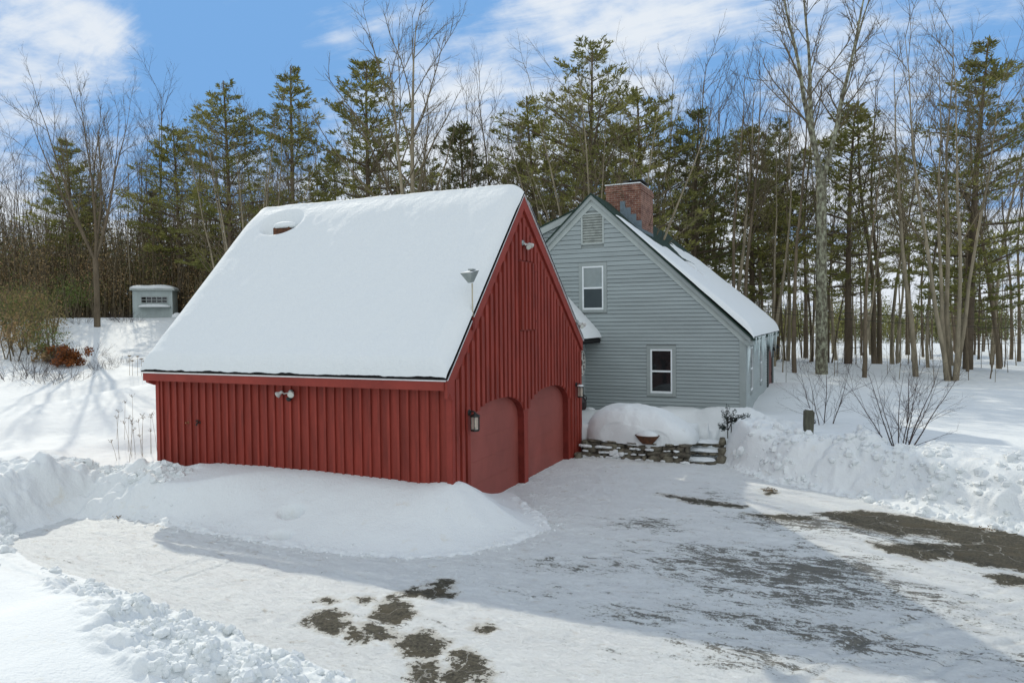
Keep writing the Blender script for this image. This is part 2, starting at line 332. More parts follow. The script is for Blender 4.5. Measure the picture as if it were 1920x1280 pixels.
def tnh(x, y): # tangent bearing from the camera
    dx = x-CAM[0]; dy = y-CAM[1]; f = dx*_s+dy*_c; r = dx*_c-dy*_s
    return r/np.maximum(f, .5)
def part(mask, fn):     # evaluate fn only where mask matters
    r = np.zeros(mask.shape); m = mask > 1e-3
    if m.any(): r[m] = fn(m)
    return r*mask
def terrain(x, y):
    x = np.asarray(x, float); y = np.asarray(y, float)
    wx_ = x+.10*fbm(x*2.3, y*2.3, 201, 3)+.03*fbm(x*9, y*9, 205, 2); wy_ = y+.10*fbm(x*2.3, y*2.3, 211, 3)+.03*fbm(x*9, y*9, 215, 2)
    def lmp(m, *sp):
        r = 0; a = wx_[m]; b = wy_[m]
        for (size, s, dens, amp) in sp: r = r+amp*lumps(a, b, size, s, dens)
        return r+.05*fbm(a*7, b*7, 221, 3)
    # wide land form
    q = -.8*(x+8)+.6*y
    s = tnh(x, y)
    g = 1-sstep(-.42, -.02, s)
    g = g*sstep(6, 14, (x-CAM[0])*_s+(y-CAM[1])*_c)
    hill = .08*np.clip(q, 0, 18)+.16*sstep(0, 20, q)+1.75*sstep(15, 29, q)+.25*sstep(27, 33, q)+.5*sstep(33, 90, q)
    hill = hill*g
    base = .55+.25*sstep(-6, 4, x)+.08*sstep(0, 30, y)*0
    far = sstep(25, 60, (x-CAM[0])*_s+(y-CAM[1])*_c)
    right = 1-g
    base = base+right*(-.35*far+.25*np.exp(-((y-33)/5.)**2-((x-8)/14.)**2)*sstep(24, 30, y)+.5*fbm(x/14, y/14, 41, 2)*sstep(24, 30, y))
    big = base+hill+.25*fbm(x/9., y/9., 3, 3)*sstep(12, 22, (x-CAM[0])*_s+(y-CAM[1])*_c)
    # controlled near heights
    num = 0; den = 1e-9
    for cx, cy, ch, cr in CTL:
        wt = np.exp(-((x-cx)**2+(y-cy)**2)/(2*(cr*.8)**2))
        num = num+wt*ch; den = den+wt
    k = np.clip(den*2.2, 0, 1)
    H = (num/den)*k+big*(1-k)
    sd = polysd(x, y, DRIVE)+.10*fbm(x*1.3, y*1.3, 7, 3)
    # per-zone edge width
    wd = .75+0*x
    wd = wd+.42*sstep(1.9, 2.8, y)*sstep(3, 3.6, x)                # right hand bank
    wd = wd+.75*(1-sstep(-4.3, -3.6, y))*(1-sstep(3.8, 4.8, x))     # foreground mound behind the chunk strip
    wd = wd+.25*(1-sstep(-6.8, -5.6, x))*sstep(-4.6, -4, y)
    fr = sstep(-5.5, -3.5, x)*(1-sstep(1.9, 2.6, x))*(1-sstep(2.2, 3, y))*sstep(-3.6, -3, y); wd = wd+1.35*fr
    wd = np.where((x < 3.2) & (y > 6.5), .12, wd)
    wd = wd-.60*sstep(3.3, 3.5, x)*(1-sstep(4.3, 5.2, x))*sstep(5.8, 7.0, y)
    tl = np.clip(sd/wd, 0, 1); edge = tl*tl*(3-2*tl); edge = edge*(1-fr)+edge**1.15*fr
    h = H*edge
    # rough chunky ploughed snow
    rb = sstep(.05, .5, sd)*(1-sstep(1.6, 2.6, sd))
    zr = rb*sstep(3.7, 4.2, x)*sstep(2.0, 3.2, y)                 # right bank
    zr = zr*(.5+.3*sstep(5.5, 8, x))*(.35+.9*sstep(-.15, .2, fbm(x*.9, y*.9, 301, 2)))
    zl = rb*(1-sstep(-6.5, -5.4, x))*sstep(-4.2, -3.4, y)*(1-sstep(-.6, .3, y))
    h = h+part(zr, lambda m: lmp(m, (.62, 11, .6, .42), (.3, 15, .5, .42), (.15, 19, .45, .5))-.05+.20*fbm(x[m]*1.3, y[m]*1.3, 23, 3))
    h = h+part(zl, lambda m: lmp(m, (.7, 31, .5, .30), (.33, 35, .5, .4), (.16, 39, .5, .5))+.26*fbm(x[m]*1.2, y[m]*1.2, 43, 4))
    fx = (1-sstep(3.3, 4.6, x))*(1-sstep(-4.2, -4.0, y))
    s1 = np.exp(-((sd-.16)/.13)**2)*fx*(.35+.65*sstep(-3.5, -.5, x))                            # small berm beside the drive
    h = h+part(s1, lambda m: .03+lmp(m, (.15, 51, .55, .65), (.08, 55, .6, .6)))
    st = sstep(.27, .34, sd)*(1-sstep(.56, .66, sd))*fx           # pressed wheel track
    h = h*(1-st)+.05*st
    ow = np.clip(.85+.24*(x+2.6), .8, 1.7); cm = sstep(.62, .74, sd)*(1-sstep(ow, ow+.35, sd+.3*fbm(x, y, 57, 2)))*fx*sstep(-3.8, -2.6, x)
    h = h+part(cm, lambda m: lmp(m, (.42, 60, .5, .30), (.21, 61, .6, .45), (.12, 65, .6, .55), (.065, 69, .5, .6))-.02)
    # crumbs and crust at every bank toe
    toe = (1-.25*fr)*np.exp(-((sd-.08)/.14)**2)*(1-fx)*sstep(-7.5, -6, x)*(1-sstep(6.6, 7.0, y)*(1-sstep(3.3, 3.6, x)))*(1-sstep(-.2, .1, x)*0)
    toe = toe*np.where((x < .3) & (y > 2.2), 0, 1)
    h = h+part(toe, lambda m: lmp(m, (.13, 71, .5, .5), (.07, 75, .5, .5)))
    # rough bumps left of the barn drift
    zz = np.exp(-((x+6.7)/.9)**2-((y+1.2)/.8)**2)
    h = h+part(zz, lambda m: .3*fbm(x[m]*1.3, y[m]*1.3, 81, 4)+lumps(x[m], y[m], .5, 83, .5)*.2)
    # soft wind shape on open snow, footprints, track
    h = h+sstep(.5, 3, sd)*.05*fbm(x*.6, y*.6, 91, 3)
    for (u, v, r) in [(545, 965, .17), (524, 985, .15), (1150, 920, .10)]:
        p = gp(u, v, .2); h = h-.24*np.exp(-(((x-p[0])/(r*1.3))**2+((y-p[1])/(r*.8))**2)**2)*sstep(0, .1, sd)
    tr = segd(x, y, TRACK); h = h-.26*np.exp(-(tr/.20)**2)+.06*np.exp(-((tr-.42)/.15)**2)
    # drive surface
    inn = sstep(0, .25, -sd)
    h = h+inn*.012*fbm(x*2, y*2, 95, 4)
    h = h+part(inn, lambda m: .026*(.5-np.abs(fbm(wx_[m]*3.0+y[m]*1.2, wy_[m]*9.5, 97, 3)))*(1.2-.8*sstep(1.5, 4, x[m]))+.012*fbm(x[m]*8, y[m]*12, 99, 3))
    # low shadowed ruts on the drive
    for P, a, wv in RUTS:
        dd = segd(x, y, P); h = h+inn*(-a*np.exp(-(dd/wv)**2)+a*.6*np.exp(-((dd-2*wv)/wv)**2))
    return h, sd
TRACK = [tuple(gp(u, v, z)[:2]) for u, v, z in [(-260, 790, 1.2), (0, 745, 1.45), (140, 725, 1.6), (280, 702, 1.8)]]
TRACK += [(TRACK[-1][0]+6, TRACK[-1][1]+6)]
RUTS = [([tuple(gp(u, v)[:2]) for u, v in pts], a, wv) for pts, a, wv in [
    ([(200, 985), (440, 1040), (660, 1110), (900, 1180), (1300, 1290)], .005, .05),
    ([(160, 1010), (420, 1070), (620, 1130), (860, 1210), (1100, 1300)], .006, .05),
    ([(230, 980), (470, 1028), (700, 1095), (950, 1165), (1350, 1275)], .012, .04), ([(180, 1000), (430, 1058), (640, 1120), (880, 1198), (1160, 1300)], .012, .04), ([(300, 1075), (380, 1050), (440, 1020)], .014, .035), ([(330, 1090), (410, 1063), (470, 1035)], .014, .035),
    ([(1080, 960), (1260, 955), (1500, 975), (1800, 1060)], .010, .04), ([(1700, 1290), (1800, 1230), (1950, 1190)], .016, .05), ([(1500, 1290), (1650, 1180), (1950, 1080)], .012, .05),
    ([(950, 1165), (1200, 1190), (1500, 1200), (1950, 1160)], .010, .05),
    ([(1000, 1200), (1250, 1235), (1600, 1240), (1950, 1200)], .010, .05),
    ([(1000, 1000), (1250, 985), (1500, 1010), (1950, 1130)], .012, .07),
    ([(1040, 1050), (1300, 1030), (1600, 1080), (1950, 1220)], .010, .06),
    ([(1400, 1290), (1600, 1210), (1950, 1130)], .016, .06)]]
def ground_z(x, y): return float(terrain(np.array([x]), np.array([y]))[0][0])

def axis(lo, hi, step, far_lo, far_hi, gr=1.06):
    a = list(np.arange(lo, hi, step)); s = step; v = lo; left = []
    while v > far_lo: s *= gr; v -= s; left.append(v)
    s = step; v = a[-1]; right = []
    while v < far_hi: s *= gr; v += s; right.append(v)
    return np.array(left[::-1]+a+right)
ax_ = axis(-8.6, 10.2, .031, -700, 700, 1.07); ay_ = axis(-8.0, 8.2, .036, -40, 900, 1.07)
ay_ = np.concatenate([ay_[ay_ < -7.2], np.arange(-7.2, -3.9, .022), ay_[ay_ > -3.89]])
GX, GY = np.meshgrid(ax_, ay_)
GZ = np.empty_like(GX); SD = np.empty_like(GX)
for i in range(0, GX.shape[0], 60):
    GZ[i:i+60], SD[i:i+60] = terrain(GX[i:i+60], GY[i:i+60])
# bare asphalt attribute
def P_(pts): return [tuple(gp(u, v)[:2]) for u, v in pts]
BARE = [P_([(572, 1163), (590, 1146), (630, 1142), (652, 1150), (650, 1172), (630, 1188), (598, 1186)]),
        P_([(688, 1152), (712, 1135), (735, 1118), (760, 1132), (781, 1155), (760, 1168), (738, 1172), (700, 1160)]),
        P_([(752, 1107), (775, 1102), (815, 1104), (852, 1112), (845, 1121), (800, 1123), (770, 1120)]),
        P_([(805, 1098), (830, 1088), (848, 1092), (848, 1104), (825, 1105)]),
        P_([(672, 1169), (700, 1170), (750, 1192), (745, 1207), (700, 1190)]), P_([(655, 1178), (690, 1190), (690, 1208), (650, 1190)]),
        P_([(748, 1203), (790, 1186), (836, 1203), (822, 1225), (800, 1236), (760, 1225)]), P_([(775, 1245), (815, 1236), (828, 1255), (812, 1280), (780, 1275)]),
        P_([(850, 1222), (870, 1217), (905, 1235), (925, 1258), (905, 1265), (860, 1240)]), P_([(830, 1262), (860, 1244), (900, 1262), (925, 1285), (825, 1285)]),
        P_([(893, 1180), (915, 1173), (933, 1180), (915, 1190)]), P_([(604, 1124), (618, 1120), (628, 1130), (615, 1136)]), P_([(665, 1122), (690, 1120), (692, 1128), (675, 1130)]),
        P_([(1236, 925), (1300, 934), (1360, 944), (1400, 947), (1385, 952), (1300, 944)]),
        P_([(1530, 962), (1620, 958), (1690, 965), (1800, 985), (1960, 1008), (1960, 1085), (1900, 1068), (1830, 1060), (1790, 1050), (1700, 1040), (1640, 1022), (1720, 1018), (1800, 1022), (1740, 1000), (1680, 1003), (1600, 985)]),
        P_([(1400, 963), (1470, 965), (1530, 970), (1520, 974), (1440, 973)]), P_([(1855, 1080), (1900, 1078), (1950, 1085), (1930, 1100), (1880, 1096)]),
        P_([(1630, 1015), (1690, 1025), (1770, 1045), (1730, 1052), (1650, 1030)]), P_([(1430, 918), (1445, 915), (1455, 924), (1440, 928)])]
near = (GX > -7) & (GX < 16) & (GY > -9) & (GY < 6)
bare = np.zeros(GX.shape); nx_, ny_ = GX[near], GY[near]
wx = nx_+.07*fbm(nx_*3, ny_*3, 101, 4); wy = ny_+.07*fbm(nx_*3, ny_*3, 111, 4)
b = np.zeros(nx_.shape)
for P in BARE: b = np.maximum(b, 1-sstep(-.16, .20, polysd(wx, wy, P)))
bare[near] = b
# worn (streaky) zone: thin snow with asphalt showing through
WORN = [(1480, 1075, 330, 90, .9), (1150, 1060, 200, 35, .55), (1250, 985, 180, 25, .6), (1550, 1190, 260, 45, .8), (1400, 1240, 220, 40, .7), (1050, 1105, 140, 25, .5), (1600, 990, 250, 25, .9), (1800, 1110, 160, 40, .55), (1880, 1240, 120, 40, .7), (1330, 930, 90, 18, .6), (700, 1180, 180, 50, .35), (1230, 1150, 200, 40, .65)]
worn = np.zeros(GX.shape)
dx = nx_-CAM[0]; dy = ny_-CAM[1]; f_ = dx*FW[0]+dy*FW[1]+(0-CAM[2])*FW[2]
r_ = dx*RT[0]+dy*RT[1]; 
wsum = np.zeros(nx_.shape)
for (u, v, su, sv, a) in WORN:
    p = gp(u, v); sx = su*np.linalg.norm(p-CAM)/F
    pl = gp(u, v+sv); sy = np.linalg.norm(pl-p)
    # local axes: across and away from the yard's viewpoint side
    e = (p-CAM)[:2]; e = e/np.linalg.norm(e); a1 = (nx_-p[0])*e[1]-(ny_-p[1])*e[0]; a2 = (nx_-p[0])*e[0]+(ny_-p[1])*e[1]
    wsum = np.maximum(wsum, a*np.exp(-(a1/sx)**2-(a2/sy)**2))
worn[near] = wsum
def snow_drive_mat():
    m = bpy.data.materials.new('packed_snow_and_asphalt'); m.use_nodes = True; t = m.node_tree; L = t.links.new; p = t.nodes['Principled BSDF']
    tc = N(t, 'ShaderNodeTexCoord')
    def noise(scale, st=(1, 1, 1), rot=0, det=7, rough=.6, dist=0):
        mp = N(t, 'ShaderNodeMapping'); mp.inputs['Scale'].default_value = st; mp.inputs['Rotation'].default_value = (0, 0, rot); L(tc.outputs['Object'], mp.inputs[0])
        n = N(t, 'ShaderNodeTexNoise'); n.inputs['Scale'].default_value = scale; n.inputs['Detail'].default_value = det; n.inputs['Roughness'].default_value = rough; n.inputs['Distortion'].default_value = dist; L(mp.outputs[0], n.inputs[0]); return n.outputs[0]
    def Mt(op, a, b=None, clamp=False):
        n = N(t, 'ShaderNodeMath', operation=op, use_clamp=clamp)
        for i, x in enumerate((a, b)):
            if x is None: continue
            if hasattr(x, 'is_output'): L(x, n.inputs[i])
            else: n.inputs[i].default_value = x
        return n.outputs[0]
    def ramp(x, a, b):
        r = N(t, 'ShaderNodeMapRange', interpolation_type='SMOOTHSTEP'); L(x, r.inputs[0]); r.inputs[1].default_value = a; r.inputs[2].default_value = b; return r.outputs[0]
    def mix(f, a, b):
        n = N(t, 'ShaderNodeMix', data_type='RGBA')
        if hasattr(f, 'is_output'): L(f, n.inputs[0])
        else: n.inputs[0].default_value = f
        for i, x in ((6, a), (7, b)):
            if hasattr(x, 'is_output'): L(x, n.inputs[i])
            else: n.inputs[i].default_value = (*x, 1)
        return n.outputs[2]
    ab = N(t, 'ShaderNodeAttribute', attribute_name='bare').outputs['Fac']; aw = N(t, 'ShaderNodeAttribute', attribute_name='worn').outputs['Fac']
    fine = noise(5, det=10, rough=.72); streak = noise(1.5, (1, 2.5, 1), .22, 12, .76, 1.6); s2 = noise(3.0, (1, 2.9, 1), -.5, 12, .76, 1.2); s3 = noise(.9, (1, 1.5, 1), .6, 9, .65, .6); speck = noise(26, det=5, rough=.7)
    # bare patches with ragged edge
    vor = N(t, 'ShaderNodeTexVoronoi', feature='DISTANCE_TO_EDGE'); vor.inputs['Scale'].default_value = 1.35
    va = N(t, 'ShaderNodeVectorMath', operation='ADD'); nv = N(t, 'ShaderNodeTexNoise'); nv.inputs['Scale'].default_value = 2.5; nv.inputs['Detail'].default_value = 6; L(tc.outputs['Object'], nv.inputs[0]); vs_ = N(t, 'ShaderNodeVectorMath', operation='SCALE'); vs_.inputs['Scale'].default_value = .5; L(nv.outputs['Color'], vs_.inputs[0])
    L(tc.outputs['Object'], va.inputs[0]); L(vs_.outputs[0], va.inputs[1]); L(va.outputs[0], vor.inputs['Vector'])
    crack = Mt('MULTIPLY', ramp(vor.outputs['Distance'], .015, .0), .5, True)
    halo = ramp(Mt('ADD', ab, Mt('MULTIPLY', Mt('SUBTRACT', fine, .5), 1.6)), .10, .50)
    fb = ramp(Mt('ADD', ab, Mt('ADD', Mt('ADD', Mt('MULTIPLY', Mt('SUBTRACT', fine, .5), 2.6), Mt('MULTIPLY', Mt('SUBTRACT', streak, .5), 1.4)), Mt('MULTIPLY', Mt('SUBTRACT', speck, .5), .8))), .50, .60)
    # streaks
    sv = Mt('ADD', Mt('ADD', Mt('MULTIPLY', streak, .45), Mt('MULTIPLY', s2, .30)), Mt('MULTIPLY', s3, .25)); sv = Mt('ADD', sv, Mt('MULTIPLY', Mt('SUBTRACT', speck, .5), .22))
    thr = Mt('ADD', sv, Mt('MULTIPLY', Mt('SUBTRACT', aw, 1.0), .17))
    fb = Mt('MULTIPLY', fb, Mt('SUBTRACT', 1.0, crack))
    fs = ramp(thr, .437, .477)
    fg = ramp(thr, .37, .46)      # greyish thin slush
    icy = mix(ramp(noise(.8, (1, 2.2, 1), .1, 6), .35, .7), (.90, .94, .93), (.85, .885, .88))
    dirty = mix(ramp(noise(2.6, (1, 2, 1), .2, 8, .7), .56, .74), icy, (.60, .57, .50))
    c1 = mix(Mt('MULTIPLY', fg, .22), dirty, (.52, .55, .52))
    asp = mix(ramp(speck, .3, .7), (.035, .033, .026), (.15, .14, .10)); asp = mix(ramp(noise(2.2), .45, .7), asp, (.115, .10, .065))
    c1 = mix(Mt('MULTIPLY', halo, .55), c1, (.50, .46, .36))
    c2 = mix(Mt('MULTIPLY', fs, .85), c1, asp)
    c3 = mix(fb, c2, asp)
    L(c3, p.inputs['Base Color'])
    fa = Mt('MAXIMUM', fb, Mt('MULTIPLY', fs, .8))
    rr = N(t, 'ShaderNodeMapRange'); L(fa, rr.inputs[0]); rr.inputs[3].default_value = .62; rr.inputs[4].default_value = .85; L(rr.outputs[0], p.inputs['Roughness'])
    p.inputs['Specular IOR Level'].default_value = .3
    hgt = Mt('SUBTRACT', Mt('ADD', Mt('MULTIPLY', streak, .5), Mt('MULTIPLY', fine, .7)), Mt('MULTIPLY', fa, .35))
    b1 = N(t, 'ShaderNodeBump'); b1.inputs['Strength'].default_value = .9; b1.inputs['Distance'].default_value = .16; L(hgt, b1.inputs['Height'])
    b2 = N(t, 'ShaderNodeBump'); b2.inputs['Strength'].default_value = .7; b2.inputs['Distance'].default_value = .02; L(speck, b2.inputs['Height']); L(b1.outputs[0], b2.inputs['Normal'])
    crk = noise(11, (1, 2.1, 1), .3, 6, .7, 1.0)
    b3 = N(t, 'ShaderNodeBump'); b3.inputs['Strength'].default_value = 1; b3.inputs['Distance'].default_value = .03; L(crk, b3.inputs['Height']); L(b2.outputs[0], b3.inputs['Normal'])
    L(b3.outputs[0], p.inputs['Normal'])
    return m
M['drive'] = snow_drive_mat()
def bank_mat():
    m = mat('bank_snow', SNOWC, .75, .25, bump=[(7, .35, .04), (28, .5, .02), (90, .4, .006)])
    t = m.node_tree; L = t.links.new; p = t.nodes['Principled BSDF']; tc = N(t, 'ShaderNodeTexCoord')
    n = N(t, 'ShaderNodeTexNoise'); n.inputs['Scale'].default_value = 2.3; n.inputs['Detail'].default_value = 9; n.inputs['Roughness'].default_value = .7; L(tc.outputs['Object'], n.inputs[0])
    r = N(t, 'ShaderNodeValToRGB'); L(n.outputs[0], r.inputs[0]); e = r.color_ramp.elements
    e[0].position = .60; e[0].color = (*SNOWC, 1); e[1].position = .80; e[1].color = (.62, .60, .52, 1)
    L(r.outputs[0], p.inputs['Base Color']); return m
M['bank'] = bank_mat()
def fc(a): return (a[:-1, :-1]+a[1:, :-1]+a[:-1, 1:]+a[1:, 1:])/4
fsd = fc(SD); fx_, fy_ = fc(GX), fc(GY)
# carve-outs: nothing below buildings is needed but keep one sheet for the horizon
drv = fsd < 0
bankm = (~drv) & (fsd < 2.6) & (fy_ < 8.2) & ~((fx_ > -.2) & (fx_ < 3.2) & (fy_ > 6.5))
for nm, mk, mt in (('driveway', drv, M['drive']), ('snow_bank', bankm, M['bank']), ('snow_field', ~drv & ~bankm, M['snow'])):
    o, used = gridmesh(nm, GX, GY, GZ, mt, mask=mk); o['kind'] = 'structure'
    if nm == 'driveway':
        for an, arr in (('bare', bare), ('worn', worn)):
            a = o.data.attributes.new(an, 'FLOAT', 'POINT'); a.data.foreach_set('value', arr.reshape(-1)[used].astype(np.float32))

# ------------------------------------------------------------------ BARN
BL, BW = 7.46, 7.3; YE0, ZE0, YR, ZR, YE1, ZE1 = -.27, 2.62, 3.28, 6.43, 7.36, 3.10
barn = empty('barn', 'red board and batten barn garage with steep snow covered roof and two arched doors', 'barn')
def rz(y): return ZE0+(y-YE0)*(ZR-ZE0)/(YR-YE0) if y < YR else ZR+(y-YR)*(ZE1-ZR)/(YE1-YR)
SP = BL/35.15
mb = MB(); mb.box(-BL, -.02, 0, .1, -.1, 2.62); mb.build('front_wall', M['red'], barn)
mb = MB(); mb.box(-BL, -.1, BW-.1, BW, -.1, 3.05); mb.build('rear_wall', M['red'], barn)
mb = MB(); mb.prism([(0.1, -.1), (BW-.1, -.1), (BW-.1, 3.1), (YR, ZR-.12), (.1, 2.75)], 0, -BL, -BL+.1); mb.build('left_gable_wall', M['red'], barn)
# front battens
mb = MB()
for k in range(1, 36):
    x = -BL+k*SP-.02
    if x > -.16: continue
    j = random.Random(k).uniform(-.006, .006)
    mb.box(x-.024+j, x+.024+j, -.040, -.001, -.1, 2.42)
mb.build('front_battens', M['redbat'], barn)
mb = MB(); mb.box(-.09, .02, -.03, 0, -.1, 2.44); mb.build('corner_board', M['redtrim'], barn); mb = MB(); mb.box(-BL-.01, -BL+.09, -.03, -.001, -.1, 2.44); mb.build('corner_board', M['redtrim'], barn)
# eave: frieze + fascia + soffit
mb = MB(); mb.box(-BL-.0, -.02, -.058, -.001, 2.40, 2.60); mb.build('frieze_board', M['redtrim'], barn)
# gable wall with arched openings, made of narrow vertical strips
D1, D2 = (.70, 3.33), (3.56, 6.28); DT = 2.06
def opening(y):
    for a, b in (D1, D2):
        if a < y < b:
            c = (a+b)/2; t = abs(y-c)/((b-a)/2); return 1.50+(DT-1.50)*max(0, 1-t**2.35)**(1/2.1)
    return None
mb = MB(); ys = sorted(set([0.0, BW, YR, D1[0], D1[1], D2[0], D2[1]]+list(np.linspace(0, BW, 220))))
for a, b in zip(ys[:-1], ys[1:]):
    o_ = opening((a+b)/2); za = -.1 if o_ is None else None
    if o_ is None: pa = pb = -.1
    else:
        pa = opening(min(max(a, 1e-3), 99)) or 1.50; pb = opening(b) or 1.50
    ta, tb = rz(a)-.10, rz(b)-.10
    mb.add([(0, a, pa), (0, b, pb), (0, b, tb), (0, a, ta)], [(0, 1, 2, 3)])
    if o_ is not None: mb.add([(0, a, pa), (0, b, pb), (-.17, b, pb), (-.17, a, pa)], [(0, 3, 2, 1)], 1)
for (a, b) in (D1, D2):
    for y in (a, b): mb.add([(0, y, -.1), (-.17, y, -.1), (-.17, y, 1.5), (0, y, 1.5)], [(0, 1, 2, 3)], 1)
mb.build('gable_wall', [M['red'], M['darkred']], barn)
# gable battens (wide boards over narrow gaps)
mb = MB(); k = 0; y = .10
rg = random.Random(5)
while y < BW-.05:
    a, b = y, y+.118; c = (a+b)/2
    if not (3.06 < c < 3.93):
        segs = [(-.1, min(rz(a), rz(b))-.42)]
    else: segs = [(-.1, 3.42), (4.98, min(rz(a), rz(b))-.42)]
    o1, o2, o3 = opening(a), opening(b), opening(c)
    oo = [o for o in (o1, o2, o3) if o]
    if oo:
        segs[0] = (max(oo), segs[0][1])
    for (s0, s1) in segs:
        if s1 > s0+.05: mb.box(.001, .046+rg.uniform(-.005, .005), a, b, s0, s1)
    y += SP
mb.build('gable_battens', M['redbat'], barn)
mb = MB(); mb.box(.0, .03, -.025, .085, -.1, rz(.03)-.35); mb.build('corner_board', M['redtrim'], barn); mb = MB(); mb.box(.0, .03, BW-.06, BW+.01, -.1, rz(BW)-.3); mb.build('corner_board', M['redtrim'], barn)
# hay hatch
mb = MB(); mb.box(.0, .06, 3.07, 3.92, 3.44, 4.95); mb.build('hatch', M['red'], barn); h = barn.children[-1]
mb = MB()
for q in (3.07, 3.28, 3.49, 3.70, 3.86): mb.box(.061, .092, q, q+.09, 3.45, 4.94)
mb.build('hatch_battens', M['redbat'], h)
for zz in (3.62, 4.75): mb = MB(); mb.box(.093, .099, 3.80, 3.90, zz, zz+.03); mb.build('hinge', M['darkred'], h)
# garage doors
for (a, b) in (D1, D2):
    mb = MB(); nz = 5
    mb.add([(-.15, a-.02, 0.0), (-.15, b+.02, 0.0), (-.15, b+.02, DT+.05), (-.15, a-.02, DT+.05)], [(0, 1, 2, 3)])
    for i in range(1, 5): mb.box(-.15, -.147, a, b, i*.44-.004, i*.44+.004)
    d = mb.build('garage_door', M['reddoor'], barn)
    d['label'] = 'faded red arched garage door nearest the front corner' if a < 1 else 'faded red arched garage door nearest the stone wall'
# rake boards
def rakeboard(mb, y0, z0, y1, z1, wdt, x0, x1, drop=0):
    mb.prism([(y0, z0-drop), (y1, z1-drop), (y1, z1-drop-wdt), (y0, z0-drop-wdt)], 0, x0, x1)
mb = MB(); rakeboard(mb, YE0+.02, ZE0+.02, YR, ZR, .36, .002, .06); rakeboard(mb, YR, ZR, YE1-.02, ZE1+.02, .30, .002, .06); mb.build('rake_board', M['redtrim'], barn)
mb = MB(); rakeboard(mb, YE0, ZE0, YR, ZR, .02, .061, .09); rakeboard(mb, YR, ZR, YE1, ZE1, .02, .061, .09)
mb.box(-BL-.12, .05, YE0-.02, YE0, ZE0-.035, ZE0-.01); mb.build('drip_edge', M['drip'], barn)
mb = MB(); mb.box(-BL-.1, -.0, YE0+.001, YE0+.03, ZE0-.20, ZE0-.036); mb.box(-BL-.1, -.0, YE0+.03, -.001, ZE0-.06, ZE0-.04)
mb.prism([(YE0+.03, ZE0-.06), (0, ZE0-.06), (0, ZE0-.32), (YE0+.08, ZE0-.25)], 0, -BL-.1, -BL-.02)
mb.build('fascia_board', M['redtrim'], barn)
# soffit return and corner triangle at the right
mb = MB(); mb.prism([(YE0+.01, ZE0-.04), (.0, ZE0-.04), (0.0, ZE0-.42), (-.02, ZE0-.42)], 0, -.0, .045); mb.build('eave_return', M['redtrim'], barn)
# roof slabs
mb = MB(); th = .07
def slab(mb, y0, z0, y1, z1, x0, x1, t): mb.prism([(y0, z0), (y1, z1), (y1, z1+t), (y0, z0+t)], 0, x0, x1)
slab(mb, YE0-.02, ZE0-.005, YR, ZR+.01, -BL-.13, .085, .028); slab(mb, YR, ZR+.01, YE1+.03, ZE1-.015, -BL-.13, .085, .028)
roof = mb.build('roof', M['blackedge'], barn)
# snow blanket on roof: closed sheet following the slopes
def roof_snow(name, prof, xs, thick, m, parent, jag=0.):
    """prof list of (y,z) roof surface; thick(i_frac along, x) -> vertical thickness"""
    n = len(prof); S = np.linspace(0, 1, n); XS, SS = np.meshgrid(xs, S)
    PY = np.array([p[0] for p in prof])[:, None]+0*XS; PZ = np.array([p[1] for p in prof])[:, None]+0*XS
    T = thick(XS, PY, PZ)
    return gridmesh(name, XS, PY, PZ+T, m, parent)
def lin(a, b, n): return [(a[0]+(b[0]-a[0])*i/n, a[1]+(b[1]-a[1])*i/n) for i in range(n+1)]
pf = lin((YE0-.035, ZE0+.015), (YE0+.12, ZE0+.015+.155*1.078), 14)+lin((YE0+.12, ZE0+.015+.155*1.078), (YR, ZR+.055), 150)[1:]+lin((YR, ZR+.055), (YE1+.035, ZE1+.01), 120)[1:]
xs = np.linspace(-BL-.135, .08, 300)
dn_prof = np.array(pf)
def tk(X, Y, Z):
    # distance to edges (metres along slope / x)
    e = np.minimum.reduce([X-(-BL-.135), .08-X]); sy = np.minimum((Y-YE0+.035)*1.46, (YE1+.035-Y)*1.3)
    rnd = lambda d, r: np.sqrt(np.clip(1-(1-np.clip(d/r, 0, 1))**2, 0, 1))
    t = .30*rnd(e+.004, .42)*rnd(sy+.001, .17)
    t = t*(1+.10*fbm(X*.8, Y*.8, 5, 3))+.012*fbm(X*4, Y*4, 9, 2)*np.clip(e*4, 0, 1)
    # rounding over the ridge
    t = t-.10*np.exp(-((Y-YR)/.28)**2)+0
    # melt hollow round the vent
    vx, vy = -6.25, 2.72
    d = np.sqrt(((X-vx)/.62)**2+((Y-vy)/.33)**2)
    t = t*(1-.93*(1-sstep(.55, 1.15, d)))
    return np.maximum(t, 0.0)
rs, _ = roof_snow('roof_snow', pf, xs, tk, M['roofsnow'], barn)
_co = np.empty(len(rs.data.vertices)*3, np.float32); rs.data.vertices.foreach_get('co', _co); _co = _co.reshape(-1, 3)
_w = 1-sstep(0, .25, _co[:, 1]-YE0+.035); _co[:, 1] += _w*(.030*fbm(_co[:, 0]*2.2, _co[:, 0]*0, 77, 4)-.004); _co[:, 2] += _w*.02*fbm(_co[:, 0]*5, _co[:, 0]*0, 78, 3)
rs.data.vertices.foreach_set('co', _co.ravel()); rs.data.update()
# roof vent poking out of the snow
vy = 2.66; vz = rz(vy); vx = -6.12
mb = MB(); mb.box(vx-.25, vx+.25, vy-.12, vy+.22, vz-.1, vz+.24); vent = mb.build('roof_vent', M['rust'], barn)
mb = MB()
cs = np.linspace(0, 2*np.pi, 25)
prof = [(0.001, .17), (.12, .165), (.22, .14), (.29, .09), (.30, .04), (.27, 0)]
for i in range(len(prof)-1):
    pass
mb.lathe(prof[::-1], (0, 0, 0), 24); sv = mb.build('snow_cap', M['roofsnow'], vent, smooth=True); sv.location = (vx+.02, vy+.05, vz+.225); sv.scale = (1.15, .8, 1)

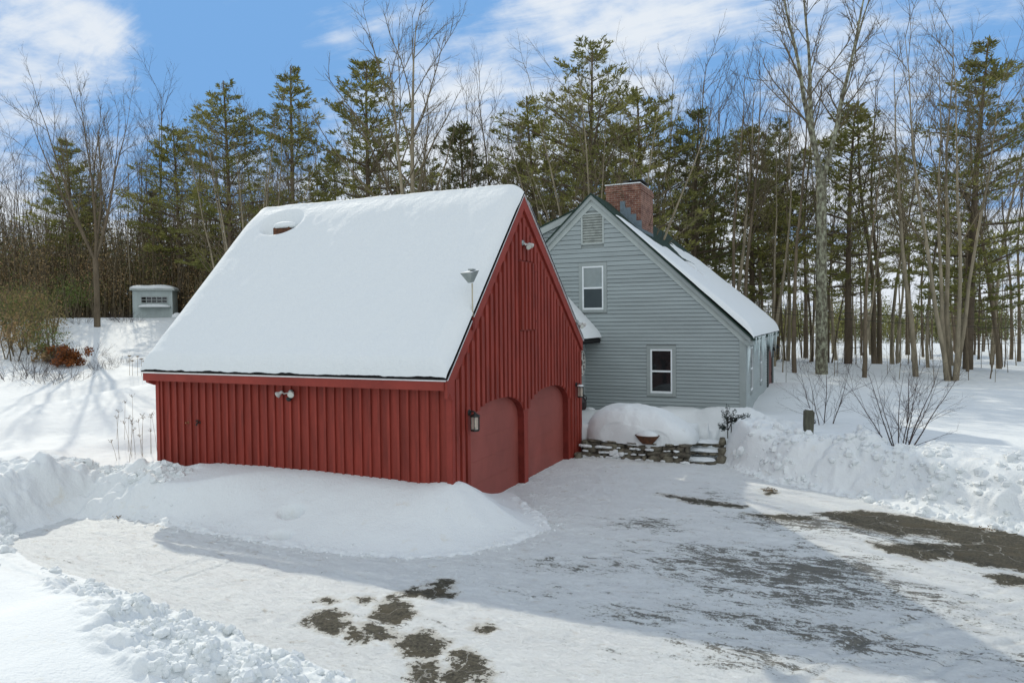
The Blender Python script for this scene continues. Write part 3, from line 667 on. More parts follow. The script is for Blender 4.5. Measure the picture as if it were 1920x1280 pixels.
# ------------------------------------------------------------------ HOUSE
HY, HX = 11.08, 3.92; HB = 22.9; PX, PZ = -.83, 7.72; RX, RZ = 4.06, 3.12; HL = -5.8
house = empty('house', 'grey clapboard house with long snowy roof, brick chimney and icicles along the eave', 'house', (0, 0, 0))
SL = (PZ-RZ)/(RX-PX)
def hz(x): return PZ-SL*abs(x-PX)
def clapwall(mb, y, xa, xb, z0, z1, topf, proj=.026, exps=lambda z: .112 if z < 3 else (.125 if z < 5 else .15), holes=(), axis_=1):
    """axis_=1: wall in plane y (facing -y) running x; axis_=0: wall in plane x facing +x running y"""
    z = z0; r = random.Random(int(y*100))
    def solve(z):   # x-range where topf(x)>=z
        a, b = xa, xb
        if topf(a) < z:
            lo, hi = a, PX
            for _ in range(30):
                mid = (lo+hi)/2
                if topf(mid) < z: lo = mid
                else: hi = mid
            a = hi
        if topf(b) < z:
            lo, hi = PX, b
            for _ in range(30):
                mid = (lo+hi)/2
                if topf(mid) < z: hi = mid
                else: lo = mid
            b = lo
        return a, b
    while z < z1-.01:
        e = exps(z); zt = min(z+e, z1-.005)
        a0, b0 = solve(z); a1, b1 = solve(zt)
        if b1-a1 < .05: break
        cuts = sorted([h for h in holes if h[2] < zt-.004 and h[3] > z+.004])
        spans = []; c0, c1 = a0, a1
        for h in cuts:
            spans.append((c0, h[0], c1, h[0])); c0 = c1 = h[1]
        spans.append((c0, b0, c1, b1))
        for (p0, q0, p1, q1) in spans:
            if q0-p0 < .01: continue
            if axis_ == 1:
                vs = [(p0, y-proj, z), (q0, y-proj, z), (q1, y-.005, zt-.016), (p1, y-.005, zt-.016), (p0, y+.02, z), (q0, y+.02, z), (q1, y+.02, zt), (p1, y+.02, zt)]
            else:
                vs = [(y+proj, p0, z), (y+proj, q0, z), (y+.005, q1, zt-.016), (y+.005, p1, zt-.016), (y-.02, p0, z), (y-.02, q0, z), (y-.02, q1, zt), (y-.02, p1, zt)]
            mb.add(vs, [(0, 1, 2, 3), (4, 5, 1, 0), (3, 2, 6, 7)])
        z = zt
W1 = (-1.30, -.34, 3.88, 5.53); W2 = (.94, 1.87, 1.22, 2.84); LV = (-1.20, -.44, 6.08, 7.13)
mb = MB(); clapwall(mb, HY, -1.09-4.8, HX-.15, .3, PZ-.2, lambda x: hz(x)-.20, holes=[W1, W2, LV]); mb.build('gable_clapboards', M['clap'], house)
mb = MB(); mb.prism([(HL, 0), (HX-.03, 0), (HX-.03, hz(HX)-.16), (PX, PZ-.16), (HL, hz(HL)-.16)], 1, HY+.03, HY+.1)
mb.box(HL, HX-.03, HB-.1, HB, 0, 3); mb.box(HX-.12, HX-.03, HY+.1, HB-.1, 0, 3.1); mb.build('sheathing', M['gtrim'], house)
mb = MB(); clapwall(mb, HX, HY+.12, HB-.12, .3, 2.95, lambda x: 9, axis_=0, holes=[(12.42, 13.42, 1.22, 2.85), (15.95, 16.98, 1.22, 2.85), (19.1, 22.1, .2, 2.9)]); mb.build('side_clapboards', M['clap2'], house)
mb = MB(); mb.box(HX-.16, HX-.0, HY-.032, HY+.03, .2, hz(HX)-.24); mb.box(HX+.0, HX+.03, HY-.030, HY+.12, .2, hz(HX)-.24); mb.build('corner_board', M['gtrim'], house); mb = MB(); mb.box(HX-.1, HX+.03, HB-.12, HB+.02, .2, 2.95); mb.build('corner_board', M['gtrim'], house)
# rake frieze and trims
def rakex(mb, x0, z0, x1, z1, wdt, ya, yb, drop=0):
    mb.prism([(x0, z0-drop), (x1, z1-drop), (x1, z1-drop-wdt), (x0, z0-drop-wdt)], 1, ya, yb)
mb = MB()
xr = RX+.0
rakex(mb, PX, PZ, xr, RZ, .36, HY-.045, HY-.002, .02); rakex(mb, PX, PZ, HL+.5, hz(HL+.5), .36, HY-.045, HY-.002, .02)
mb.build('rake_board', M['gtrimlight'], house)
mb = MB(); rakex(mb, PX, PZ, xr+.03, RZ-.03, .15, HY-.13, HY-.046, .02); rakex(mb, PX, PZ, HL+.5, hz(HL+.5), .15, HY-.13, HY-.046, .02)
mb.build('rake_moulding', M['gtrim'], house)
mb = MB(); e_ = .03
mb.prism([(PX, PZ-.02), (RX+.12, RZ-.12-.02), (RX+.12, RZ-.12+.04), (PX, PZ+.04)], 1, HY-.17, HB+.1)
mb.prism([(PX, PZ-.02), (HL, hz(HL)-.02), (HL, hz(HL)+.04), (PX, PZ+.04)], 1, HY-.17, HB+.1)
hroof = mb.build('roof', M['shingle'], house)
mb = MB(); mb.box(RX-.16, RX+.10, HY-.10, HB+.05, RZ-.26, RZ-.12); mb.build('eave_fascia', M['gtrim'], house)
# snow on the right slope
ss = np.linspace(0, 1, 110); yy = np.linspace(HY-.16, HB+.08, 230); YY, SSs = np.meshgrid(yy, ss)
XX = PX+(RX+.13-PX)*SSs; ZZ = PZ+.035-SL*(XX-PX)
dist_e = np.minimum(YY-yy[0], yy[-1]-YY)
rnd = lambda d, r: np.sqrt(np.clip(1-(1-np.clip(d/r, 0, 1))**2, 0, 1))
toedge = (1-SSs)*6.7
start = .14+.10*sstep(HY, HY+2.0, YY)+.20*np.exp(-((YY-15.6)/2.0)**2)+.42*fbm(SSs*2+3, YY*.9, 5, 4)*sstep(HY+1, HY+3, YY)*.35
topf_ = sstep(0, .05, SSs-start+.012*fbm(SSs*25, YY*2.5, 8, 3))
th_ = (.07+.26*sstep(.2, .95, SSs))*topf_*rnd(dist_e+.01, .25)*rnd(toedge+.01, .35)*(1+.12*fbm(XX, YY, 6, 3))
th_ = th_+.012*fbm(XX*3, YY*3, 16, 2)*topf_
# bare streak beyond the chimney
strk = np.exp(-((SSs-(.36+.03*(YY-15)/3))/.03)**2)*sstep(14.8, 15.5, YY)*(1-sstep(18.5, 20, YY)); strk += .6*np.exp(-((SSs-.50)/.006)**2)*sstep(15.4, 16, YY)*(1-sstep(17.5, 18.5, YY))
th_ = th_*(1-1.25*np.clip(strk, 0, 1))
gridmesh('roof_snow', XX, YY, ZZ+np.where(th_ < .015, -.05, th_), M['roofsnow'], house)
# overhanging snow lip and icicles
rg = random.Random(8)
for i in range(60):
    y = HY+.0+rg.random()**1.15*(HB-HY-.2); ln = rg.choice([.12, .2, .35, .5, .75])*rg.uniform(.7, 1.2)*(.6 if y < 12 else 1)
    mb = MB(); r0 = .018+ln*.035; x0 = RX+.06+rg.uniform(-.05, .07); z0 = RZ-.10
    mb.tube([(x0, y, z0+.06), (x0, y, z0-.02), (x0+rg.uniform(-.01, .01), y, z0-ln*.5), (x0+rg.uniform(-.02, .02), y, z0-ln)], [r0*1.5, r0, r0*.6, .003], 6)
    mb.build('icicle', M['ice'], hroof, smooth=True)
mb = MB(); mb.tube([(HX+.12, HY-.02, RZ-.2), (HX+.11, HY, RZ-.45), (HX+.09, HY+.06, 2.3), (HX+.07, HY+.05, 1.95)], [.035, .05, .03, .004], 7); mb.build('icicle', M['ice'], hroof, smooth=True)
# gable windows
def window(parent, ax, c, a0, a1, z0, z1, upm, lowm, cas=.115, label=None):
    """ax=1: in plane y=c facing -y, spans x; ax=0: in plane x=c facing +x spanning y.  a0..a1,z0..z1 = white frame outer"""
    def B(mb, p0, p1, q0, q1, d0, d1, mi=0):   # d: depth outward
        if ax == 1: mb.box(p0, p1, c-d1, c-d0, q0, q1, mi)
        else: mb.box(c+d0, c+d1, p0, p1, q0, q1, mi)
    k = cas
    mb = MB(); B(mb, a0-k, a0-.001, z0-.09, z1+k, -.02, .03); B(mb, a1+.001, a1+k, z0-.09, z1+k, -.02, .03); B(mb, a0, a1, z1+.001, z1+k, -.02, .028); B(mb, a0-.0, a1+.0, z0-.09, z0-.001, -.02, .05)
    win = mb.build('window', M['gtrim'], parent)
    if label: win['label'] = label
    mb = MB(); fr = .05; zm = (z0+z1)/2+.0
    B(mb, a0, a0+fr, z0, z1, -.05, .02); B(mb, a1-fr, a1, z0, z1, -.05, .02); B(mb, a0+fr, a1-fr, z1-fr*1.1, z1, -.05, .019); B(mb, a0+fr, a1-fr, z0, z0+fr*1.3, -.05, .019); B(mb, a0+fr, a1-fr, zm-.03, zm+.025, -.05, .012)
    mb.build('sash_frame', M['vinyl'], win)
    mb = MB(); B(mb, a0+fr, a1-fr, zm+.025, z1-fr, -.02, -.002); mb.build('pane', upm, win)
    mb = MB(); B(mb, a0+fr, a1-fr, z0+fr, zm-.03, -.025, -.008); mb.build('pane', lowm, win)
    return win
wa = window(house, 1, HY-.0, -1.18, -.46, 3.99, 5.41, M['glassup'], M['screen'], label='upper window with a pale shade behind its top sash')
mb = MB(); mb.box(-1.11, -.53, HY-.004+.022, HY+.018+.01, 5.22, 5.24); mb.build('shade_rail', M['vinyl'], wa)
wb = window(house, 1, HY-.0, 1.06, 1.75, 1.33, 2.72, M['glass'], M['glass'], label='lower window with dark panes')
window(house, 0, HX, 12.5, 13.35, 1.33, 2.74, M['glass'], M['glass']); window(house, 0, HX, 16.05, 16.88, 1.33, 2.74, M['glass'], M['glass'])
# louvre
mb = MB(); a0, a1, z0, z1 = -1.15, -.48, 6.15, 7.08
mb.box(a0-.05, a0, HY-.035, HY, z0-.03, z1+.05); mb.box(a1, a1+.05, HY-.035, HY, z0-.03, z1+.05); mb.box(a0, a1, HY-.034, HY, z1, z1+.05); mb.box(a0-.0, a1+.0, HY-.05, HY, z0-.04, z0)
lv = mb.build('louver_vent', M['gtrimlight'], house)
mb = MB()
for i in range(11):
    z = z0+i*(z1-z0)/11; mb.add([(a0, HY-.03, z+.01), (a1, HY-.03, z+.01), (a1, HY+.02, z+.085), (a0, HY+.02, z+.085), (a0, HY-.03, z), (a1, HY-.03, z)], [(0, 1, 2, 3), (4, 5, 1, 0)])
mb.build('slats', M['louver'], lv)
mb = MB(); mb.box(a0, a1, HY+.021, HY+.028, z0, z1); mb.build('backing', M['black'], lv)
# side door with trims
mb = MB(); mb.box(HX-.01, HX+.06, 19.2, 19.6, .3, 2.9); mb.box(HX-.01, HX+.06, 21.6, 22.0, .3, 2.9); mb.box(HX-.01, HX+.05, 19.6, 21.6, 2.35, 2.9); mb.build('door_surround', mat('dark_green_grey_trim', (.06, .075, .07), .7, noise=(3, .2)), house)
mb = MB(); mb.box(HX-.01, HX+.02, 19.6, 21.6, .3, 2.35); dr = mb.build('door', mat('barn_red_door', (.12, .04, .03), .6, noise=(3, .2)), house)
mb = MB(); mb.box(HX+.02, HX+.05, 21.4, 21.45, 1.2, 1.35); mb.build('handle', M['black'], dr)
# chimney
mb = MB(); CX0, CX1, CY0, CY1 = -.93, .31, 13.0, 14.85
mb.box(CX0, CX1, CY0, CY1, 6.3, 8.10); mb.box(CX0-.025, CX1+.025, CY0-.025, CY1+.025, 8.10, 8.24); mb.box(CX0-.005, CX1+.005, CY0-.005, CY1+.005, 8.24, 8.33)
ch = mb.build('chimney', M['brick'], hroof)
mb = MB(); mb.box(CX0-.03, CX1-.02, CY0-.03, CY1-.4, 8.331, 8.37); mb.build('snow_cap', M['roofsnow'], ch)
mb = MB(); mb.box(-.25, .20, 13.3, 14.2, 8.372, 8.44); mb.box(-.38, .30, 13.2, 14.4, 8.47, 8.50)
for (a, b) in ((-.22, 13.35), (.15, 13.35), (-.22, 14.1), (.15, 14.1)): mb.box(a, a+.03, b, b+.03, 8.44, 8.47)
mb.build('flue_cap', M['black'], ch)
mb = MB()
for i in range(4):
    x = -.42+i*.19; zt = hz(x)+.42-(i*.02)-.03*i; mb.box(x, x+.19, CY0-.012, CY0-.001, hz(x)-.25, zt)
mb.box(CX1+.001, CX1+.012, CY0, CY1, 6.4, hz(CX1)+.14)
mb.build('flashing', M['lead'], ch)
# left shed dormer behind the gable rake
DY = HY+.55
mb = MB(); dz = lambda x: 7.46+(x+1.23)*.40
clapwall(mb, DY, -6.4, -1.3, 4.0, 7.4, lambda x: dz(x)-.2 if x < -1.25 else 9)
mb.prism([(-6.4, 3), (-1.2, 3), (-1.2, dz(-1.2)-.1), (-6.4, dz(-6.4)-.1)], 1, DY+.03, DY+.1)
dm = mb.build('dormer', M['clap'], house)
mb = MB(); mb.prism([(-6.6, dz(-6.6)), (-.95, dz(-.95)), (-.95, dz(-.95)-.24), (-6.6, dz(-6.6)-.24)], 1, DY-.10, DY-.0); mb.build('rake_board', M['gtrimlight'], dm)
mb = MB(); mb.prism([(-6.6, dz(-6.6)), (-.85, dz(-.85)), (-.85, dz(-.85)+.05), (-6.6, dz(-6.6)+.05)], 1, DY-.13, HB-1); mb.build('dormer_roof', M['shingle'], dm)
# connector between barn and house, with its snowy roof
mb = MB(); XC = -1.10
mb2 = MB(); clapwall(mb2, XC, 8.0, HY, .2, 3.1, lambda x: 9, axis_=0, proj=.015); mb2.box(XC-.1, XC-.03, 8.0, HY, .1, 3.2); cw = mb2.build('connector_wall', M['clap2'], house)
mb = MB(); mb.prism([(-3.4, 6.1), (-.56, 3.02), (-.56, 2.96), (-3.4, 6.04)], 1, 7.9, HY-.02); mb.box(-1.09, -.58, 7.95, HY-.03, 2.92, 2.95); mb.build('connector_roof', M['blackedge'], house); cr = house.children[-1]
xsn = np.linspace(-3.4, -.53, 60); ysn = np.linspace(7.9, HY-.02, 60); A, B_ = np.meshgrid(xsn, ysn); zb = 6.11-(A+3.4)*(3.08/2.84)
tt = .20*rnd((-.53-A)*1.4+.03, .25)*rnd((B_-7.9)+.02, .2)*(1+.1*fbm(A*2, B_*2, 4, 2))
gridmesh('roof_snow', A, B_, zb+tt, M['roofsnow'], cr)

# ------------------------------------------------------------------ broken snow chunks on the ploughed banks
def chunk(mb, c, s, r):
    n = 6; m_ = 4; vs = []; ax3 = [r.uniform(.7, 1.2) for _ in range(3)]; tw = r.uniform(0, 6.28)
    for i in range(m_):
        ph = math.pi*(i+.5)/m_-math.pi/2
        for j in range(n):
            th = 2*math.pi*j/n+tw; k = s*r.uniform(.75, 1.15)
            vs.append((c[0]+math.cos(ph)*math.cos(th)*k*ax3[0], c[1]+math.cos(ph)*math.sin(th)*k*ax3[1], c[2]+math.sin(ph)*k*ax3[2]*.85))
    fs = [(i*n+j, i*n+(j+1) % n, (i+1)*n+(j+1) % n, (i+1)*n+j) for i in range(m_-1) for j in range(n)]+[list(range(n))[::-1], [(m_-1)*n+j for j in range(n)]]
    mb.add(vs, fs)
def scatter_chunks(label, n, box, cond, smin, smax, seed, pw=2.2):
    r = random.Random(seed); rn = np.random.RandomState(seed); X = rn.uniform(box[0], box[1], n*6); Y = rn.uniform(box[2], box[3], n*6); Z, S = terrain(X, Y)
    k = 0; mb = MB()
    for x, y, z, sd in zip(X, Y, Z, S):
        if not cond(x, y, sd): continue
        s_ = smin+(smax-smin)*r.random()**pw; chunk(mb, (x, y, z+s_*r.uniform(-.5, .15)), s_, r); k += 1
        if k >= n: break
    o = mb.build('snow_chunks', M['bank']); tag(o, label, 'snow chunks', None, 'stuff'); return o
fbm1 = lambda x, y, s: float(fbm(np.array([x]), np.array([y]), s, 2)[0])
scatter_chunks('crumbled snow chunks strewn over the right hand ploughed bank', 900, (4.0, 13, 2.0, 7.2), lambda x, y, sd: .0 < sd < 1.9 and fbm1(x*1.2, y*1.2, 5) > -.05-.12*(x > 6.5), .02, .13, 1)
scatter_chunks('crumbled snow chunks beside the wheel track in the near left corner', 1500, (-4.6, 2.6, -7.6, -4.2), lambda x, y, sd: (.02 < sd < .30 and (hash((round(x*9), round(y*9))) % 3 == 0)) or (.66 < sd < min(max(.9+.24*(x+2.6), .8), 1.9) and fbm1(x*1.4, y*1.4, 7) > -.14), .012, .085, 2)
scatter_chunks('snow chunks on the ploughed bank at the left edge', 500, (-10.5, -5.6, -4.2, -.6), lambda x, y, sd: .0 < sd < 1.9 and fbm1(x, y, 9) > .0, .02, .13, 3)
scatter_chunks('snow crumbs along the foot of the drift before the barn', 420, (-6, 2.4, -2.9, 1.6), lambda x, y, sd: -.25 < sd < .45, .006, .042, 4, 3)

# ------------------------------------------------------------------ things on the barn
def lantern(y, z, label):
    t = empty('wall_lantern', label, 'lantern', (0, y, z), 'lanterns beside the arched doors')
    mb = MB(); mb.box(.035, .062, -.07, .07, -.22, .24); mb.build('mounting_board', M['redtrim'], t)
    mb = MB(); mb.lathe([(.055, 0), (.06, .012), (.05, .025), (.02, .035)], (.062, 0, .14), 16, axis=(1, 0, 0))
    mb.tube([(.07, 0, .14), (.12, 0, .17), (.17, 0, .16), (.19, 0, .13)], .016, 8); mb.build('bracket', M['bronze'], t, smooth=False)
    mb = MB(); cx = .19; n = 6
    mb.lathe([(.02, .15), (.03, .13), (.085, .10), (.10, .085), (.10, .07), (.085, .065)][::-1], (cx, 0, 0), n)
    mb.lathe([(.08, -.20), (.088, -.19), (.088, -.175), (.08, -.165)], (cx, 0, 0), n)
    for j in range(6):
        a = 2*math.pi*j/6; e1 = Vector((0, 0, 1)).orthogonal().normalized(); e2 = Vector((0, 0, 1)).cross(e1)
        q = (e1*math.cos(a)+e2*math.sin(a))*.082; mb.tube([(cx+q.x, q.y, -.18), (cx+q.x, q.y, .07)], .0065, 5)
    mb.build('cage', M['bronze'], t)
    mb = MB(); mb.lathe([(.075, -.172), (.075, .066)], (cx, 0, 0), 6); mb.build('glass', M['lampglass'], t)
    mb = MB(); mb.lathe([(.012, -.15), (.02, -.12), (.022, .0), (.012, .04)], (cx, 0, 0), 10); mb.build('bulb', M['bulb'], t, smooth=True)
    return t
l1 = lantern(.56, 1.80, 'black six sided wall lantern between the front corner and the nearer arched door')
l2 = lantern(6.72, 1.80, 'black wall lantern with snow on its cap beside the farther arched door')
mb = MB(); mb.lathe([(.09, 0), (.085, .02), (.05, .045), (.005, .05)], (.19, 0, .095), 12); mb.build('snow_cap', M['snow'], l2, smooth=True)

def parhead(mb, c, d, r=.075, ln=.16, mi=0, ml=1):
    d = Vector(d).normalized()
    mb.lathe([(.028, -ln), (.032, -ln*.55), (.05, -ln*.35), (r, -.02), (r+.004, 0)], c, 16, mi, axis=d)
    mb.lathe([(r*.9, 0), (r*.88, .008)], c, 16, ml, axis=d)
def floodlight(name, label, loc, heads, m=None, axis=(0, -1, 0), sensor=True, hr=.062):
    t = empty(name, label, 'floodlight', loc, None)
    ax = Vector(axis); mb = MB(); mb.lathe([(.06, 0), (.062, .015), (.045, .04)], tuple(ax*.03), 16, axis=axis); mb.build('base_plate', M['metal'], t)
    for (c, d) in heads:
        mb = MB(); base = ax*.05; mb.tube([tuple(base), tuple((base+Vector(c))*.5), tuple(Vector(c)-Vector(d).normalized()*.12)], .014, 6); parhead(mb, c, d, hr, hr*2.1)
        mb.build('lamp_head', [M['whitelamp'], M['lens']], t)
    if sensor:
        mb = MB(); mb.lathe([(.03, -.05), (.055, -.02), (.055, .02), (.03, .03)], tuple(ax*.10+Vector((0, 0, -.12))), 14, axis=(0, 0, 1)); mb.tube([tuple(ax*.05), tuple(ax*.10+Vector((0, 0, -.08)))], .012, 6); mb.build('motion_sensor', M['black'], t)
    return t
floodlight('floodlight', 'double floodlight with motion sensor on the long red front wall', (-3.63, 0, 2.26), [((-.25, -.16, -.05), (-.7, -.3, -.5)), ((.13, -.20, -.03), (.35, -.85, -.25))])
floodlight('floodlight', 'pair of small white floodlights high under the barn gable peak', (0, 3.25, 5.36), [((.16, .06, -.10), (.5, -.5, -.45)), ((.16, .26, -.05), (.4, .8, -.4))], axis=(1, 0, 0), sensor=False, hr=.055)
floodlight('floodlight', 'pair of white floodlights low on the barn rake beside the grey house', (.05, 6.78, 3.60), [((.16, .05, -.12), (.7, -.6, -.1)), ((.16, .28, -.08), (.4, .8, -.4))], axis=(1, 0, 0), sensor=False, hr=.055)
# halogen lamp on a pole at the rake
t = empty('pole_floodlight', 'square grey floodlight on a thin pole fixed to the left rake of the barn', 'floodlight', (.07, .75, 3.64))
mb = MB(); mb.box(-.02, .03, -.05, .03, -.16, .08); mb.build('bracket', M['darkred'], t)
mb = MB(); mb.tube([(0, 0, -.05), (0, -.01, .35), (.01, -.03, .72)], .014, 8); mb.build('pole', mat('yellowed_pole', (.42, .38, .28), .6, noise=(10, .3)), t)
mb = MB()
a = [(-.16, -.19, .90), (.10, -.23, .90), (.12, .05, .96), (-.14, .09, .96)]; bq = [(-.03, -.12, .72), (.04, -.13, .72), (.05, -.04, .74), (-.02, -.03, .74)]
mb.add(a+bq, [(0, 1, 2, 3), (7, 6, 5, 4), (0, 4, 5, 1), (1, 5, 6, 2), (2, 6, 7, 3), (3, 7, 4, 0)]); mb.box(-.05, .05, -.08, .04, .955, .985)
mb.build('lamp_housing', M['metal'], t)
mb = MB(); mb.add([(-.15, -.185, .906), (.09, -.225, .906), (.11, .045, .965), (-.13, .085, .965)], [(0, 1, 2, 3)]); mb.build('snow_cover', M['snow'], t)
# hose tap
t = empty('hose_tap', 'small black hose tap on the lower left of the red front wall', 'tap', (-6.19, 0, 1.53))
mb = MB(); mb.lathe([(.035, 0), (.035, .012), (.02, .02), (.02, .06)], (0, -.0, 0), 12, axis=(0, -1, 0)); mb.tube([(0, -.05, 0), (0, -.08, -.03), (0, -.09, -.06)], .016, 8); mb.build('spout', M['black'], t)
mb = MB(); mb.lathe([(.035, 0), (.04, .008), (.035, .016)], (0, -.06, .035), 10, axis=(0, -.3, 1)); mb.build('handle', M['black'], t)
t = empty('pipe_stub', 'tiny copper pipe end left of the black tap on the red wall', 'pipe', (-6.52, 0, 1.51))
mb = MB(); mb.lathe([(.03, 0), (.03, .01), (.014, .012), (.014, .07), (.018, .075)], (0, 0, 0), 10, axis=(0, -1, 0)); mb.build('pipe', mat('copper', (.30, .14, .07), .45, metallic=.6, noise=(9, .3)), t)

# compass-like round sign on connector wall
t = empty('round_sign', 'round white sign with black lettering on the connector wall behind the barn corner', 'sign', (XC+.02, 10.55, 2.28))
mb = MB(); mb.lathe([(.42, 0), (.42, .03)], (0, 0, 0), 48, axis=(1, 0, 0)); mb.build('board', M['signw'], t)
mb = MB()
def ring(mb, r0, r1, x, n=48, a0=0, a1=360):
    for i in range(n):
        t0 = R(a0+(a1-a0)*i/n); t1 = R(a0+(a1-a0)*(i+1)/n)
        mb.add([(x, r0*math.cos(t0), r0*math.sin(t0)), (x, r1*math.cos(t0), r1*math.sin(t0)), (x, r1*math.cos(t1), r1*math.sin(t1)), (x, r0*math.cos(t1), r0*math.sin(t1))], [(0, 1, 2, 3)])
ring(mb, .355, .375, .034); 
for i in range(8): ring(mb, .17, .355, .034, 3, i*45-3, i*45+3)
for i, z in enumerate((.24, .13, .0, -.12, -.22)):
    mb.box(.031, .036, .14, .30, z-.012, z+.012); mb.box(.031, .036, .16+.03*(i % 3), .185+.03*(i % 3), z-.05, z+.05)
ring(mb, .0, .10, .034, 16)
mb.build('lettering', M['black'], t)

# milk box and jug
t = empty('milk_box', 'grey metal delivery box with faint lettering behind the snowy stone wall', 'box', (-.72, 10.0, .38), rz=R(-8))
mb = MB(); mb.box(-.27, .27, -.17, .17, 0, .42); mb.build('body', M['box'], t); mb = MB(); mb.box(-.285, .285, -.185, .185, .421, .46); mb.build('lid', M['box'], t)
mb = MB(); mb.lathe([(.001, .10), (.13, .09), (.24, .05), (.27, .0)][::-1], (0, 0, 0), 18); o = mb.build('snow_cap', M['snow'], t, smooth=True); o.location = (.10, .03, .46); o.scale = (.7, .5, .9)
mb = MB()
glyph = {'T': [(1.2, 0, 1.8, 5), (0, 4.4, 3, 5)], 'S': [(0, 0, 3, .6), (0, 0, .6, 2.5), (0, 2, 3, 2.6), (2.4, 2, 3, 5), (0, 4.4, 3, 5)], 'H': [(0, 0, .6, 5), (2.4, 0, 3, 5), (0, 2.2, 3, 2.8)], 'O': [(0, 0, .6, 5), (2.4, 0, 3, 5), (0, 0, 3, .6), (0, 4.4, 3, 5)], 'U': [(0, 0, .6, 5), (2.4, 0, 3, 5), (0, 0, 3, .6)], 'Z': [(0, 0, 3, .6), (0, 4.4, 3, 5), (1.1, .6, 1.8, 4.4)]}
for i, c in enumerate('SHUT'):
    for (x0, z0, x1, z1) in glyph[c]: mb.box(-.16+i*.075+x0*.018, -.16+i*.075+x1*.018, -.1735, -.171, .26+z0*.016, .26+z1*.016)
mb.build('lettering', mat('faded_ink', (.10, .13, .14), .8, noise=(9, .4)), t)
t = empty('jug', 'dark brown ribbed jug standing on the delivery box', 'jug', (-.86, 9.98, .845))
mb = MB(); mb.lathe([(.125, 0), (.145, .02), (.145, .24), (.13, .31), (.075, .39), (.075, .43), (.085, .44), (.085, .48), (.07, .485)], (0, 0, 0), 12); o = mb.build('body', M['jug'], t)
mb = MB(); mb.tube([(.08, 0, .44), (.14, 0, .42), (.15, 0, .34), (.13, 0, .28)], .014, 7); mb.build('handle', M['jug'], t)

# ------------------------------------------------------------------ stone wall, bowl, steps
wall = empty('stone_wall', 'low dry stone wall under the big snow mound beside the arched doors', 'stone wall', (0, 0, 0))
def stone(mb, c, s, seed):
    r = random.Random(seed); n = 10; m_ = 7; vs = []; fs = []
    for i in range(m_):
        ph = math.pi*i/(m_-1)-math.pi/2
        for j in range(n):
            th = 2*math.pi*j/n; f = lambda v, p: math.copysign(abs(v)**p, v)
            x = f(math.cos(ph), .62)*f(math.cos(th), .7); y = f(math.cos(ph), .62)*f(math.sin(th), .7); z = f(math.sin(ph), .7)
            k = 1+r.uniform(-.16, .14)
            vs.append((c[0]+x*s[0]*k, c[1]+y*s[1]*k, c[2]+z*s[2]*k))
    fs = [(i*n+j, i*n+(j+1) % n, (i+1)*n+(j+1) % n, (i+1)*n+j) for i in range(m_-1) for j in range(n)]
    mb.add(vs, fs)
rg = random.Random(21); mb = MB()
for row, (z0, z1) in enumerate(((-.05, .13), (.12, .27), (.26, .40))):
    x = .08+rg.uniform(0, .1)
    while x < 2.9:
        wd_ = rg.uniform(.10, .46); wd_ = min(wd_, 2.98-x)
        if wd_ < .08: break
        hh = (z1-z0)*rg.uniform(.42, .54); stone(mb, (x+wd_/2, 7.02+.04*row+rg.uniform(-.05, .03), (z0+z1)/2+rg.uniform(-.015, .015)), (wd_/2*1.14, .17, hh*rg.uniform(1.0, 1.35)), rg.random())
        x += wd_
x = .3
while x < 2.8:
    wd_ = rg.uniform(.25, .5); stone(mb, (x+wd_/2, 7.08+rg.uniform(-.03, .03), .425), (wd_/2, .17, .028), rg.random()); x += wd_+rg.uniform(0, .2)
mb.build('stones', M['stone'], wall)
mb = MB(); mb.box(.1, 2.9, 7.08, 7.35, -.1, .39); mb.build('core', mat('dark_earth', (.02, .018, .015), .95, noise=(8, .4)), wall)
# snow bits caught on the wall face
mb = MB()
rk = random.Random(3)
for i in range(46):
    x = rg.uniform(.12, 2.9); z = rg.choice([.0, .13, .27, .0]); r_q = rg.uniform(.02, .065)
    for k in range(3): stone(mb, (x+k*r_q*.8, 6.875+rg.uniform(0, .03), z+.02+rg.uniform(-.01, .01)), (r_q*1.3, .05, r_q*.55), rg.random())
for k in range(7): stone(mb, (1.0+.04*k+rk.uniform(-.03, .03), 6.87, .12+rk.uniform(-.06, .09)), (.07, .06, .06), k)
mb.build('snow_pockets', M['snow'], wall, smooth=True)
# big mound of snow over the planting bed
nx, ny = 220, 160; U, V = np.meshgrid(np.linspace(-1, 1, nx), np.linspace(-1, 1, ny))
def mound(U, V):
    X = 1.55+1.50*U; Y = 7.86+.93*V
    rr = np.clip(1-(np.abs(U)**3.2+np.abs(V)**3.0), 0, 1)
    slope = .95-.12*sstep(-.3, .5, U)-.30*sstep(.2, 1, U)
    Z = .41+slope*rr**.42+.02*fbm(X*5, Y*5, 13, 3)
    Z = Z-.10*np.exp(-((X-1.92)/.28)**2-((Y-7.05)/.35)**2)-.04*np.exp(-((X-1.45)/.12)**2-((Y-7.1)/.3)**2)+.05*fbm(X*1.6, Y*1.6, 3, 3)*rr
    # droopy lower edge
    Y = Y-.03*np.sin(X*5)*(V < -.9)
    return X, Y, Z
X, Y, Z = mound(U, V)
rr_ = 1-(np.abs(U)**3.2+np.abs(V)**3.0); mk_ = np.maximum.reduce([rr_[:-1, :-1], rr_[1:, :-1], rr_[:-1, 1:], rr_[1:, 1:]]) > 0
o, _ = gridmesh('snow_mound', X, Y, Z, M['snow'], mask=mk_); o['kind'] = 'structure'
t = empty('iron_bowl', 'rusty iron bowl heaped with snow on the middle of the stone wall', 'bowl', (1.93, 6.90, .44))
n = 20; pr_ = [(.13, 0), (.19, .06), (.26, .14), (.31, .21), (.325, .225), (.30, .22), (.24, .13), (.17, .06)]
